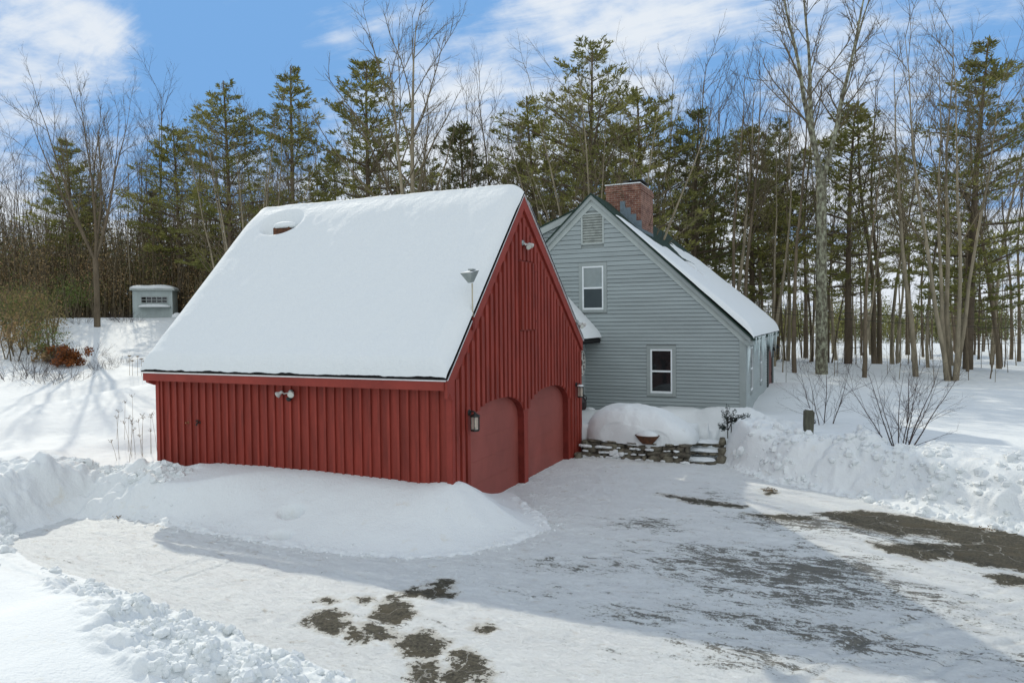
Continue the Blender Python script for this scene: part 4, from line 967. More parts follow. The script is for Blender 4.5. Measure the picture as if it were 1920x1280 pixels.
mb = MB(); mb.lathe(pr_, (0, 0, 0), 26); o = mb.build('bowl', M['rust'], t, smooth=True); o.scale = (1, .7, 1)
mb = MB(); mb.lathe([(.30, .0), (.27, .05), (.18, .10), (.06, .14), (.001, .145)], (0, 0, .20), 24); o = mb.build('snow_heap', M['snow'], t, smooth=True); o.scale = (.98, .7, 1)
# steps between the wall and right bank
st = empty('stone_steps', 'snow dusted stone steps between the stone wall and the right snow bank', 'steps', (3.25, 7.6, 0))
mb = MB()
for i in range(3):
    for j in range(3): stone(mb, (-.28+j*.27+rg.uniform(-.03, .03), -.42+i*.48, .02+.15*i), (.15, .24, .05), rg.random())
mb.build('treads', M['stone'], st)
mb = MB()
for i in range(3): stone(mb, (-.03, -.40+i*.48, .075+.15*i), (.42, .26, .035), i+9)
mb.build('snow_dusting', M['snow'], st)
for i, (x, y, z, s) in enumerate([(3.72, 7.60, .22, .15), (3.74, 7.32, .06, .15), (3.66, 8.05, .42, .12)]):
    mb = MB(); stone(mb, (0, 0, 0), (s*.8, s*1.1, s*.9), i+50); o = mb.build('boulder', M['stone'], None); o.location = (x, y, z)
    tag(o, ['mid sized boulder poking from the right bank beside the steps', 'lowest boulder at the foot of the right bank by the steps', 'topmost boulder in the bank above the steps'][i], 'boulder')
mb = MB(); stone(mb, (0, 0, 0), (.10, .12, .10), 77); o = mb.build('boulder', M['stone'], None); o.location = (.16, 6.6, .06); tag(o, 'small boulder at the barn corner left of the stone wall', 'boulder')

# post
pz = ground_z(5.75, 7.2)
t = empty('wooden_post', 'short weathered wooden post with snow on top rising from the right bank', 'post', (5.78, 7.1, .86), rz=R(20)); t.scale = (.78, .78, .85)
mb = MB(); mb.prism([(-.13, 0), (.10, 0), (.12, .3), (.14, .62), (.09, .70), (-.08, .71), (-.14, .66), (-.15, .25)], 1, -.09, .09); mb.build('post', M['wood'], t)
mb = MB(); mb.lathe([(.10, 0), (.085, .02), (.03, .035), (.001, .036)], (0, 0, 0), 14); o = mb.build('snow_cap', M['snow'], t, smooth=True); o.location = (0, 0, .705)
mb = MB(); mb.tube([(.14+.0, .0, .42), (.19, 0, .40), (.20, 0, .34), (.16, 0, .31)], .012, 6); mb.build('iron_ring', M['black'], t)

# ------------------------------------------------------------------ plants
def rdir(r): 
    a = r.uniform(0, 2*math.pi); z = r.uniform(-1, 1); s = math.sqrt(1-z*z); return Vector((s*math.cos(a), s*math.sin(a), z))
def limb(mb, r, p, d, ln, rad, lvl, maxlvl, P, sides=(7, 5, 4, 3, 3), tops=None, out=None):
    """recursive branch. P dict: kids per level, angle, wob, up, ratio"""
    n = max(3, int(5-lvl)) if lvl else 9
    pts = [p.copy()]; rs = [rad]; dd = d.copy(); seg = ln/n
    for i in range(n):
        dd = (dd+rdir(r)*P['wob']*(1 if lvl else .55)+Vector((0, 0, 1))*P['up']*(.6 if lvl else .2)).normalized()
        pts.append(pts[-1]+dd*seg); rs.append(rad*(1-(.78 if lvl else .92)*((i+1)/n)**(1 if lvl else .9)) if lvl < maxlvl else rad*(1-.6*(i+1)/n))
    tgt = mb if lvl == 0 else out
    tgt.tube(pts, rs, sides[lvl], cap=False)
    if lvl >= maxlvl: 
        if tops is not None: tops.append((pts[-1], dd))
        return
    k = P['kids'][lvl]; st = P['start'][lvl]
    for j in range(k):
        f = st+(1-st)*((j+r.random()*.9)/k); x = f*n; i = min(int(x), n-1); q = pts[i].lerp(pts[i+1], x-i)
        base = (pts[i+1]-pts[i]).normalized(); side = base.cross(rdir(r)).normalized()
        a = R(r.uniform(*P['ang'][lvl])); nd = (base*math.cos(a)+side*math.sin(a)).normalized()
        l2 = ln*P['ratio'][lvl]*(1-.55*f)*r.uniform(.7, 1.25); r2 = max(rs[i]*P['rr'][lvl]*r.uniform(.7, 1), P['minr'])
        limb(mb, r, q, nd, l2, min(r2, rs[i]*.8), lvl+1, maxlvl, P, sides, tops, out)
def bare_tree(seed, h, rad, stems=1, spread=12, P=None, lvls=3, trunkm='barkgrey', twigm='twig', fork=None):
    r = random.Random(seed); tm = MB(); cm = MB()
    Q = dict(kids=(13, 7, 5, 3), start=(.38, .18, .12, .2), ang=((22, 48), (22, 50), (25, 55), (20, 50)), ratio=(.42, .50, .50, .5), rr=(.42, .55, .6, .6), wob=.13, up=.10, minr=.017)
    if P: Q.update(P)
    base0 = Vector((0, 0, -.5))
    if fork:
        fh = h*fork; tp = [Vector((0, 0, -.5)), Vector((rad*.15, 0, fh*.5)), Vector((0, rad*.1, fh))]; tm.tube(tp, [rad*1.12, rad*.92, rad*.85], 9, cap=False)
        base0 = Vector((0, 0, fh-.15)); h = h-fh
    for s in range(stems):
        a = 2*math.pi*(s+r.random()*.5)/max(stems, 1); sp = R(r.uniform(.5, 1)*spread) if stems > 1 else R(r.uniform(0, 2.5))
        d = Vector((math.sin(sp)*math.cos(a), math.sin(sp)*math.sin(a), math.cos(sp)))
        k = r.uniform(.82, 1) if s else 1
        off = Vector((math.cos(a), math.sin(a), 0))*rad*((.3 if fork else .8) if stems > 1 else 0)
        limb(tm, r, base0+off, d, h*k+.5, rad*(1 if stems == 1 else (.55 if fork else .75)*k), 0, lvls, Q, out=cm)
    return tm, cm
def mesh_of(mb, name, mats, smooth=True):
    me = bpy.data.meshes.new(name); me.from_pydata(mb.v, [], mb.f)
    for m in mats: me.materials.append(m)
    if any(mb.m): me.polygons.foreach_set('material_index', mb.m)
    if smooth: me.polygons.foreach_set('use_smooth', [True]*len(me.polygons))
    me.update(); return me
def pine(seed, h, rad, crown0=.35, width=.2, dens=1., dark=False, irregular=.35):
    r = random.Random(seed); tm = MB(); cm = MB()
    n = 10; pts = []; p = Vector((0, 0, -.5)); dd = Vector((0, 0, 1)); rs = []
    for i in range(n+1):
        pts.append(p.copy()); rs.append(rad*.72*(1-.92*i/n)+.015); dd = (dd+Vector((r.uniform(-1, 1), r.uniform(-1, 1), 0))*.018).normalized(); p = p+dd*(h+.5)/n
    tm.tube(pts, rs, 8)
    def at(f): x = f*n; i = min(int(x), n-1); return pts[i].lerp(pts[i+1], x-i)
    zd = .10
    while zd < crown0:      # dead lower branches
        a = r.uniform(0, 6.28); b0 = at(zd); ll = h*r.uniform(.04, .13); e1 = b0+Vector((math.cos(a)*ll*.6, math.sin(a)*ll*.6, ll*r.uniform(-.08, .06))); e2 = e1+Vector((math.cos(a+.3)*ll*.5, math.sin(a+.3)*ll*.5, ll*r.uniform(-.1, .1)))
        cm.tube([b0, e1, e2], [.022, .014, .006], 3, 0, cap=False); cm.tube([e1, e1+Vector((math.cos(a-.8)*ll*.35, math.sin(a-.8)*ll*.35, .05))], [.01, .005], 3, 0, cap=False)
        zd += r.uniform(.008, .022)
    z = crown0
    while z < .985:
        t = (z-crown0)/(1-crown0)
        prof = (min(1, .45+1.6*t) if t < .35 else 1)*(1-t)**.75*1.0+.05
        k = r.choice([3, 4, 4, 5]); a0 = r.random()*6.28
        for j in range(k):
            if r.random() < .2: continue
            a = a0+6.28*j/k+r.uniform(-.35, .35); L_ = h*width*1.25*prof*r.uniform(1-irregular*1.2, 1+irregular)
            if L_ < .35: L_ = .35
            el_ = R(r.uniform(-8, 14)+30*t); base = at(z+r.uniform(-.01, .01)); d = Vector((math.cos(a)*math.cos(el_), math.sin(a)*math.cos(el_), math.sin(el_)))
            m_ = 5; bp = [base.copy()]; q = base.copy()
            for i in range(m_):
                d = (d+Vector((0, 0, .07-.05*(i < 2)))+rdir(r)*.07).normalized(); q = q+d*L_/m_; bp.append(q.copy())
            cm.tube(bp, [max(.012, .018*L_*(1-.8*i/m_)) for i in range(m_+1)], 4, 0, cap=False)
            nt = int((7+L_*11)*dens)
            for i in range(nt):
                f = .26+.78*(i+r.random())/nt; x = min(f, .999)*m_; ii = min(int(x), m_-1); c = bp[ii].lerp(bp[ii+1], x-ii)
                side = d.cross(Vector((0, 0, 1))).normalized()*r.choice([-1, 1]); off = side*L_*.40*(1-abs(f-.55))*r.random()**.8
                c = c+off+Vector((0, 0, r.uniform(-.04, .08)))
                bd = (d*.6+side*.8*r.random()+Vector((0, 0, .45))).normalized()
                for kq in range(7):
                    nd = (bd+rdir(r)*.75); nd.z *= .55; nd.normalize(); ln = r.uniform(.13, .28); wv = nd.cross(rdir(r)).normalized()*r.uniform(.017, .034)
                    a_ = c+rdir(r)*.06; b_ = a_+nd*ln*.55; e_ = a_+nd*ln
                    cm.add([tuple(a_), tuple(b_+wv), tuple(e_), tuple(b_-wv)], [(0, 1, 2, 3)], 1)
        z += r.uniform(.019, .046)*(1.0 if h > 10 else 1.3)
    return mesh_of(tm, 'trunk', [M['barkpine']]), mesh_of(cm, 'crown', [M['barkpine'], M['needledk' if dark else 'needle']], smooth=False)
def place(kind, meshes, x, y, label, cat, group=None, s=1., rz_=None, z=None, sx=1.):
    if z is None: z = ground_z(x, y)-.05
    o = empty(kind, label, cat, (x, y, z), group, rz_ if rz_ is not None else random.random()*6.28); o.scale = (s*sx, s*sx, s)
    for nm, me in meshes: link(bpy.data.objects.new(nm, me), o)
    return o
random.seed(11)
PTALL = dict(kids=(12, 6, 5, 3), start=(.42, .2, .15, .2))
def bt(seed, h, rad, **k):
    tm_ = k.pop('trunkm', 'barkgrey'); tw = k.pop('twigm', 'twig')
    a, b_ = bare_tree(seed, h, rad, **k); return [('trunk', mesh_of(a, 'trunk', [M[tm_]])), ('crown', mesh_of(b_, 'crown', [M[tw]]))]
def pn(seed, h, rad, **k):
    a, b_ = pine(seed, h, rad, **k); return [('trunk', a), ('crown', b_)]
def top_h(D, v): return (603-v)*D/F+CAM[2]     # height above datum of a treetop seen at photo row v from distance D
def hero(kind, ms, u, D, label, cat, hmesh, vtop, rz_=0., sx=1.):
    x, y = bearing(u, D); z = ground_z(x, y)-.05; s = (top_h(D, vtop)-z)/hmesh
    return place(kind, ms, x, y, label, cat, None, s, rz_, z, sx)
# --- individually recognisable trees
hero('bare_tree', bt(101, 15, .21, trunkm='barkdark', stems=6, fork=.30, spread=30, P=dict(kids=(8, 7, 5, 3), start=(.25, .2, .15, .2), ang=((20, 42), (20, 45), (25, 50), (20, 50)), ratio=(.5, .42, .45, .5), rr=(.55, .5, .6, .6))), 182, 37, 'broad forked bare tree at far left, standing clear before the woods', 'tree', 15, 165, 1.0, .85)
hero('bare_tree', bt(102, 15, .16, stems=8, spread=20, P=dict(kids=(8, 6, 5, 3))), 468, 31, 'many stemmed bare tree fanning up behind the left end of the barn roof', 'tree', 15, 195, 2.)
hero('bare_tree', bt(103, 20, .36, stems=2, spread=7, P=dict(kids=(11, 8, 6, 3), start=(.40, .2, .15, .2), ang=((25, 45), (20, 45), (25, 50), (20, 50)), ratio=(.50, .42, .45, .5), rr=(.6, .5, .6, .6))), 790, 29, 'tallest twin trunk bare tree rising behind the barn ridge', 'tree', 20, 20, .6)
hero('bare_tree', bt(104, 15, .15, stems=9, spread=24, P=dict(kids=(8, 6, 5, 3))), 1118, 29, 'pale many stemmed bare tree fanning out just behind the house gable peak', 'tree', 15, 150, 0.)
# big lichen tree
tm, cm = bare_tree(109, 22, .28, stems=4, fork=.46, spread=22, P=dict(kids=(11, 8, 6, 3), start=(.15, .2, .15, .2), ang=((25, 55), (22, 50), (25, 50), (20, 50)), ratio=(.34, .5, .5, .5), rr=(.45, .5, .6, .6), up=.14, wob=.16))
x, y = bearing(1541, 36); place('bare_tree', [('trunk', mesh_of(tm, 'trunk', [M['lichen']])), ('crown', mesh_of(cm, 'crown', [M['twig']]))], x, y, 'biggest lichen spotted trunk, standing alone right of the grey house', 'tree', None, 1, 2.2)
hero('bare_tree', bt(106, 18, .19, stems=5, spread=9), 1785, 33.5, 'clump of five tall bare stems at the woods edge near the right side', 'tree', 18, 25, 1.4)
hero('bare_tree', bt(107, 16, .13, stems=1, twigm='twigdk', trunkm='barkdark'), 298, 49, 'tall slender dark bare tree above the small grey shed', 'tree', 16, 175, 1.4)
for i, (u, D, vt, h, rad, seed, lab, kw) in enumerate([
    (440, 44, 150, 14, .22, 201, 'tall dense pine behind the left end of the barn roof', dict(crown0=.22, width=.20, dens=1.1)),
    (338, 46, 225, 12, .18, 202, 'shorter ragged pine just right of the small grey shed', dict(crown0=.35, width=.20)),
    (556, 42, 122, 14, .2, 203, 'narrow pointed pine left of the roof vent hollow', dict(crown0=.30, width=.14)),
    (688, 42, 105, 14, .22, 204, 'open branched pine with dark trunk above mid roof', dict(crown0=.35, width=.20)),
    (872, 46, 250, 10, .16, 205, 'low dark bushy pine behind the right part of the barn ridge', dict(crown0=.15, width=.22, dark=True)),
    (1105, 40, 92, 16, .26, 206, 'broadest pine towering behind the house gable peak', dict(crown0=.30, width=.27, dens=1.2)),
    (1200, 43, 170, 14, .24, 207, 'wide pine with spreading top behind the chimney', dict(crown0=.25, width=.24, dens=1.1)),
    (1015, 44, 185, 13, .2, 208, 'thin topped pine between barn peak and house peak', dict(crown0=.3, width=.18)),
    (1300, 45, 210, 13, .22, 209, 'dark pine right of the chimney over the long roof', dict(crown0=.25, width=.24, dark=True)),
    (1590, 44, 205, 13, .22, 210, 'broad pine behind the lichen spotted trunk', dict(crown0=.3, width=.24, dens=1.1)),
    (1815, 38, 92, 15, .24, 211, 'tall dense pine behind the clump of bare stems at right', dict(crown0=.2, width=.20, dens=1.2)),
    (1410, 48, 250, 12, .2, 212, 'pine above the snowy eave end of the grey house', dict(crown0=.3, width=.24)),
    (150, 47, 260, 12, .2, 213, 'pine showing through the forked bare tree at far left', dict(crown0=.3, width=.17))]):
    hero('pine_tree', pn(seed, h, rad, **kw), u, D, lab, 'tree', h, vt, i*1.1, 1.2)

# --- the woods
BT = [bt(300+i, 15, .10+.02*(i % 3), P=dict(kids=(11, 6, 4, 3), start=(.40, .2, .15, .2), ang=((18, 40), (20, 45), (25, 50), (20, 50)), ratio=(.34, .45, .5, .5), up=.16), lvls=3, trunkm=('barkgrey', 'barkdark')[i % 2], twigm=('twig', 'twigdk')[i % 2]) for i in range(7)]
BT += [bt(320+i, 14, .07, stems=3, spread=7, P=dict(kids=(9, 5, 4, 3), up=.16), lvls=3, twigm='twigdk', trunkm='barkdark') for i in range(2)]
PN = [pn(400+i, 13, .12, crown0=(.35, .5, .22, .45)[i], width=(.19, .17, .22, .2)[i], dark=i % 2 == 0, dens=.9) for i in range(4)]
SAP = [bt(340+i, 6, .035, P=dict(kids=(9, 5, 4, 3), start=(.2, .2, .1, .2), minr=.007), lvls=2, twigm=('twig', 'twigdk')[i % 2], trunkm=('barkgrey', 'barkdark')[i % 2]) for i in range(4)]
def zone(u):
    if u < 240: return 'left of the small grey shed'
    if u < 480: return 'between the shed and the barn roof'
    if u < 960: return 'behind the snowy barn ridge'
    if u < 1330: return 'behind the house gable and chimney'
    if u < 1560: return 'above the low house eave'
    return 'right of the lichen spotted trunk'
rg = random.Random(77)
def forest(n, urange, drange, vr, ms, kind, adj, cat='tree', s0=None, hm=15, jitter=1):
    for i in range(n):
        u = urange[0]+(urange[1]-urange[0])*(i+rg.random()*jitter)/n; D = rg.uniform(*drange); vt = rg.uniform(*vr); x, y = bearing(u, D)
        z = ground_z(x, y)-.05; s = (top_h(D, vt)-z)/hm if s0 is None else rg.uniform(*s0)
        dep = 'at the woods edge' if D < (drange[0]+drange[1])/2 else 'deep in woods'
        lb = f'{adj} {dep} {zone(u)}'
        place(kind, rg.choice(ms), x, y, lb, cat, lb.replace(adj, adj+'s', 1), s, rg.random()*6.28, z, rg.uniform(.85, 1.2) if kind != 'sapling' else 1)
forest(26, (-40, 330), (46, 60), (190, 330), BT, 'bare_tree', 'slim bare tree')
forest(26, (300, 560), (44, 60), (210, 330), BT, 'bare_tree', 'slim bare tree')
forest(30, (540, 1000), (38, 62), (150, 330), BT, 'bare_tree', 'slim bare tree')
forest(34, (960, 1460), (38, 62), (130, 300), BT, 'bare_tree', 'slim bare tree')
forest(30, (1440, 1990), (34, 60), (60, 330), BT, 'bare_tree', 'slim bare tree')
forest(20, (1440, 1990), (36, 70), (250, 420), BT, 'bare_tree', 'slim bare tree')
forest(5, (-40, 480), (52, 66), (340, 430), PN, 'pine_tree', 'dark pine', hm=13)
forest(9, (480, 1000), (48, 66), (270, 400), PN, 'pine_tree', 'dark pine', hm=13)
forest(9, (980, 1480), (48, 70), (230, 380), PN, 'pine_tree', 'dark pine', hm=13)
forest(7, (1440, 1990), (52, 78), (280, 450), PN, 'pine_tree', 'dark pine', hm=13)
forest(24, (-40, 470), (45, 54), (0, 1), SAP, 'sapling', 'thin bare sapling', 'sapling', (.6, 1.2))
forest(26, (1450, 1980), (31, 55), (0, 1), SAP, 'sapling', 'thin bare sapling', 'sapling', (.5, 1.1))

forest(26, (1440, 1990), (28, 50), (0, 1), SAP, 'sapling', 'small twiggy sapling', 'sapling', (.25, .6))

# --- understorey and distant woods as stuff
def leafcloud(mb, r, c, rad, n, size, mi=0, flat=.6):
    for _ in range(n):
        d = rdir(r); k = r.random()**.45; p = Vector((c[0]+d.x*rad[0]*k, c[1]+d.y*rad[1]*k, c[2]+d.z*rad[2]*k)); a = rdir(r)*size*r.uniform(.6, 1.4); b_ = a.cross(rdir(r)).normalized()*a.length*flat*.5
        mb.add([tuple(p-a*.5), tuple(p+b_), tuple(p+a*.5), tuple(p-b_)], [(0, 1, 2, 3)], mi)
def brush_object(name, label, n, urange, drange, hh, m, seed, size=.12, per=90, green=.3, stems=True):
    r = random.Random(seed); mb = MB()
    for i in range(n):
        u = r.uniform(*urange); D = r.uniform(*drange); x, y = bearing(u, D); z = ZG(x, y); h = hh*r.uniform(.4, 1)
        mi = 1 if r.random() < green else 0
        if stems:
            for k in range(3):
                q = (x+r.uniform(-.6, .6), y+r.uniform(-.6, .6)); mb.tube([(q[0], q[1], z-.2), (q[0]+r.uniform(-.4, .4), q[1]+r.uniform(-.4, .4), z+h*.6), (q[0]+r.uniform(-.7, .7), q[1]+r.uniform(-.7, .7), z+h*1.15)], [.03, .02, .008], 3, 2, cap=False)
        leafcloud(mb, r, (x, y, z+h*.55), (1.1, 1.1, h*.6), per, size, mi, .35)
    o = mb.build(name, m); tag(o, label, 'undergrowth', None, 'stuff'); return o
_gcache = {}
def ZG(x, y):
    k = (round(x), round(y))
    if k not in _gcache: _gcache[k] = ground_z(*k)
    return _gcache[k]
BM = [M['brushleaf'], M['brushgreen'], M['twig']]
brush_object('undergrowth', 'tangled brown and green brush filling the woods left of the barn', 560, (-120, 500), (45, 58), 7.2, BM, 1, .13, 190, .2)
brush_object('undergrowth', 'sunny tan brush along the front edge of the left woods', 130, (-120, 235), (43.5, 47), 5.5, [M['brushtan'], M['brushgreen'], M['twig']], 11, .12, 120, .15)
brush_object('undergrowth', 'tan brush along the woods edge just right of the hill shed', 60, (345, 500), (43.5, 48), 5.0, [M['brushtan'], M['brushgreen'], M['twig']], 12, .12, 120, .1)
brush_object('distant_woods', 'far mass of dark woods behind the left trees', 420, (-160, 620), (60, 85), 11, [M['brushleaf'], M['needle'], M['twig']], 2, .26, 150, .4)
brush_object('undergrowth', 'low tangled brush behind the barn ridge', 220, (480, 1460), (44, 62), 6.5, [M['brushleaf'], M['needle'], M['twig']], 3, .16, 100, .5)
brush_object('distant_woods', 'far line of dark evergreen woods beyond the right snowfield', 260, (1300, 2050), (88, 120), 6, [M['needledk'], M['needle'], M['twigdk']], 4, .40, 150, .4)
brush_object('distant_woods', 'far dark woods behind the house roof', 200, (600, 1420), (66, 95), 7, [M['barkdark'], M['needledk'], M['twigdk']], 5, .30, 110, .5)

# --- shrubs
def shrub(seed, h, stems, spread, rad=.02, lv=2, kids=(9, 6, 4), minr=.0035, m='shrubtwig'):
    a, b_ = bare_tree(seed, h, rad, stems=stems, spread=spread, lvls=lv, P=dict(kids=kids, start=(.18, .15, .15, .2), ang=((20, 50), (20, 50), (20, 50), (20, 50)), ratio=(.55, .5, .5, .5), minr=minr, wob=.14, up=.05))
    return [('trunk', mesh_of(a, 'trunk', [M[m]])), ('crown', mesh_of(b_, 'crown', [M[m]]))]
place('bare_shrub', shrub(501, 1.9, 9, 31, .024, 3, (7, 5, 4, 3)), 7.65, 6.35, 'large bare branching shrub rising from behind the right snow bank', 'shrub', None, 1.05, .3, .95)
place('bare_shrub', shrub(502, 1.9, 4, 22, .022, 3, (9, 6, 4, 3)), 6.1, 9.3, 'smaller bare shrub with three stems behind the wooden post', 'shrub', None, 1.15, 1., .8)
place('bare_shrub', shrub(503, 1.5, 1, 10, .025, 3, (9, 6, 4, 3)), 8.1, 9.8, 'single stemmed bare shrub standing behind the large bare shrub', 'shrub', None, 1, 1., .85)
# holly on the bank
t = empty('evergreen_bush', 'dark glossy leaved bush with two thin stakes on the bank by the house corner', 'bush', (3.78, 8.25, .70))
r = random.Random(9); mb = MB(); lm = MB()
tips = [((0, 0, 0), (-.02, .02, .62)), ((0, 0, 0), (-.13, 0, .48)), ((0, 0, 0), (.14, .05, .50)), ((0, 0, .2), (.42, .05, .34)), ((0, 0, .22), (.28, -.03, .30)), ((0, 0, 0), (-.22, -.02, .12)), ((-.05, 0, .1), (-.16, 0, .02)), ((0, 0, .3), (.5, .05, .42))]
for a, b_ in tips:
    a = Vector(a); b_ = Vector(b_); mid = (a+b_)/2+rdir(r)*.03; mb.tube([a, mid, b_], [.014, .010, .005], 5)
    for i in range(120):
        f = .3+.75*r.random(); c = a.lerp(b_, min(f, 1))+rdir(r)*.055; d = rdir(r); wv = d.cross(rdir(r)).normalized()*.013; ln = .038
        lm.add([tuple(c), tuple(c+d*ln*.5+wv), tuple(c+d*ln), tuple(c+d*ln*.5-wv)], [(0, 1, 2, 3)])
mb.build('stems', M['twigdark'], t); lm.build('leaves', M['leafdark'], t)
mb = MB(); mb.tube([(0, -.12, -.2), (0, -.10, .36)], .013, 6); mb.tube([(.0, -.10, .36), (.05, -.10, .38), (.09, -.11, .36), (.09, -.12, -.22)], .013, 6); mb.build('stakes', M['black'], t)
t = empty('twig_sprig', 'small dark sprig sticking out of the snow right of the glossy bush', 'twig', (4.25, 8.3, .98)); r = random.Random(4); mb = MB()
mb.tube([(0, 0, -.05), (.02, 0, .06), (.09, 0, .17)], [.008, .006, .003], 4); mb.tube([(.01, 0, 0), (-.07, 0, .04), (-.1, 0, .08)], [.008, .005, .003], 4)
for i in range(50):
    c = Vector((r.uniform(-.1, .09), r.uniform(-.03, .03), r.uniform(0, .06))); d = rdir(r)*.03; wv = d.cross(rdir(r)).normalized()*.01; mb.add([tuple(c), tuple(c+d*.5+wv), tuple(c+d), tuple(c+d*.5-wv)], [(0, 1, 2, 3)])
mb.build('sprig', M['leafdark'], t)
# rust coloured bush, low shrubs on the left slope
def leafbush(name, label, x, y, rad, m, seed, n=2600, size=.10, z=None):
    z = ground_z(x, y) if z is None else z; t = empty(name, label, 'bush', (x, y, z)); r = random.Random(seed); mb = MB(); st_ = MB()
    for i in range(16):
        a = r.uniform(0, 6.28); st_.tube([(0, 0, -.1), (math.cos(a)*rad*.35, math.sin(a)*rad*.35, rad*.6), (math.cos(a)*rad*.7, math.sin(a)*rad*.7, rad*r.uniform(.8, 1.5))], [.03, .018, .006], 4, cap=False)
    for i in range(26):
        c = (r.gauss(0, rad*.42), r.gauss(0, rad*.42), rad*r.uniform(.25, 1.15)); leafcloud(mb, r, c, (rad*.34,)*3, n//26, size, 0, .6)
    st_.build('stems', M['twigdk'], t); mb.build('foliage', m, t); return t
x, y = bearing(128, 29); leafbush('leafy_bush', 'rusty orange leaved bush on the snowy slope at left', x, y, .62, M['leaforange'], 3)
x, y = bearing(88, 29.5); leafbush('leafy_bush', 'sparse olive brown bush just left of the rusty bush', x, y, .55, M['brushleaf'], 4, 1300)
i = 0
for (u, D, h, sd_, lb) in [(62, 26.5, 1.5, 520, 'bare multi stemmed shrub below the green thicket'), (25, 26, 1.2, 521, 'bare shrub at the left picture edge above the track'), (118, 26.0, 1.0, 522, 'low spreading bare shrub right under the rusty bush'), (90, 25.4, .8, 523, 'lowest bare shrub above the ski track'), (188, 28.5, .65, 524, 'small red brown twiggy shrub on the slope left of the roof'),
                       (222, 30, .6, 525, 'small grey twiggy shrub on the slope nearer the roof'), (165, 31, .9, 526, 'leaning bare twigs on the slope below the mound'), (222, 40, .9, 527, 'twiggy shrub on the mound left of the shed'), (240, 39, .8, 528, 'twiggy shrub on the mound in front of the shed corner'), (150, 38, .8, 529, 'leaning twiggy shrub at the left end of the mound')]:
    x, y = bearing(u, D); place('bare_shrub', shrub(sd_, h, 9, 50, .016, 2, (7, 5, 4), .005), x, y, lb, 'shrub', None, 1, i); i += 1
# green thicket at far left
def thicket(name, label, u0, u1, D0, D1, n, h, seed, green):
    r = random.Random(seed); mb = MB()
    for i in range(n):
        x, y = bearing(r.uniform(u0, u1), r.uniform(D0, D1)); z = ZG(x, y); hh = h*r.uniform(.5, 1)
        for k in range(2): mb.tube([(x, y, z-.1), (x+r.uniform(-.3, .3), y+r.uniform(-.3, .3), z+hh*.5), (x+r.uniform(-.5, .5), y+r.uniform(-.5, .5), z+hh)], [.03, .02, .006], 3, 2, cap=False)
        leafcloud(mb, r, (x, y, z+hh*.6), (.8, .8, hh*.42), 170, .13, 1 if r.random() < green else 0, .25)
    o = mb.build(name, BM); tag(o, label, 'thicket', None, 'stuff')
thicket('thicket', 'soft green and brown thicket at the far left edge of the slope', -120, 108, 29, 40, 110, 2.3, 6, .35)
thicket('thicket', 'green young pine scrub in front of the woods left of the shed', 100, 190, 42, 46, 16, 3.2, 7, 1)
# dry weeds by the barn's left corner
r = random.Random(12); weeds = []
for i in range(17):
    u = r.uniform(198, 300); p = gp(u, r.uniform(830, 868), .5); h = r.uniform(.45, 1.0); x, y = float(p[0]), float(p[1])
    t = empty('dry_weed', 'dry weed stalk in the loose cluster at the left corner of the barn', 'weed', (x, y, ground_z(x, y)-.02), 'dry weed stalks at the left corner of the barn')
    mb = MB(); lx, ly = r.uniform(-.12, .12), r.uniform(-.1, .1); top = Vector((lx, ly, h)); mb.tube([(0, 0, -.03), (lx*.4, ly*.4, h*.5), top], [.005, .004, .003], 4)
    mb.build('stalk', M['weed'], t); mb = MB()
    for k in range(7):
        e = top+Vector((r.uniform(-.06, .06), r.uniform(-.06, .06), r.uniform(.0, .07))); mb.tube([top-Vector((0, 0, .02)), e], [.003, .002], 3); mb.lathe([(.001, -.008), (.010, 0), (.001, .008)], tuple(e), 5)
    mb.build('seed_head', M['weed'], t)
for i in range(6):
    x, y = bearing(240+i*7+r.uniform(-2, 2), 27); h = r.uniform(.5, .75)
    t = empty('dry_weed', 'dry weed stalk on the slope above the barn eave corner', 'weed', (x, y, ground_z(x, y)-.02), 'dry weed stalks on the slope above the eave corner')
    mb = MB(); mb.tube([(0, 0, 0), (.02, 0, h)], [.008, .006], 4); mb.build('stalk', M['weed'], t); mb = MB(); mb.lathe([(.01, 0), (.07, .02), (.06, .04), (.01, .045)], (.02, 0, h), 6); mb.build('seed_head', M['weed'], t)
# dead leaves on the drive
r = random.Random(31)
for (u, v, n, rad, lb) in [(1445, 922, 60, .07, 'little heap of brown dead leaves on the packed snow near the asphalt'), (1848, 995, 30, .07, 'brown debris clump on the snow edge at far right of the drive'), (222, 974, 16, .05, 'tiny brown leaf bits at the bank foot on the left')]:
    p = gp(u, v); t = MB()
    for i in range(n):
        c = Vector((r.gauss(0, rad), r.gauss(0, rad), abs(r.gauss(0, .025))+.01)); a = rdir(r)*.022; b_ = a.cross(rdir(r)).normalized()*.011; t.add([tuple(c-a), tuple(c+b_), tuple(c+a), tuple(c-b_)], [(0, 1, 2, 3)])
    o = t.build('leaf_litter', M['weed'], None); o.location = (float(p[0]), float(p[1]), ground_z(float(p[0]), float(p[1]))); tag(o, lb, 'leaves', None)

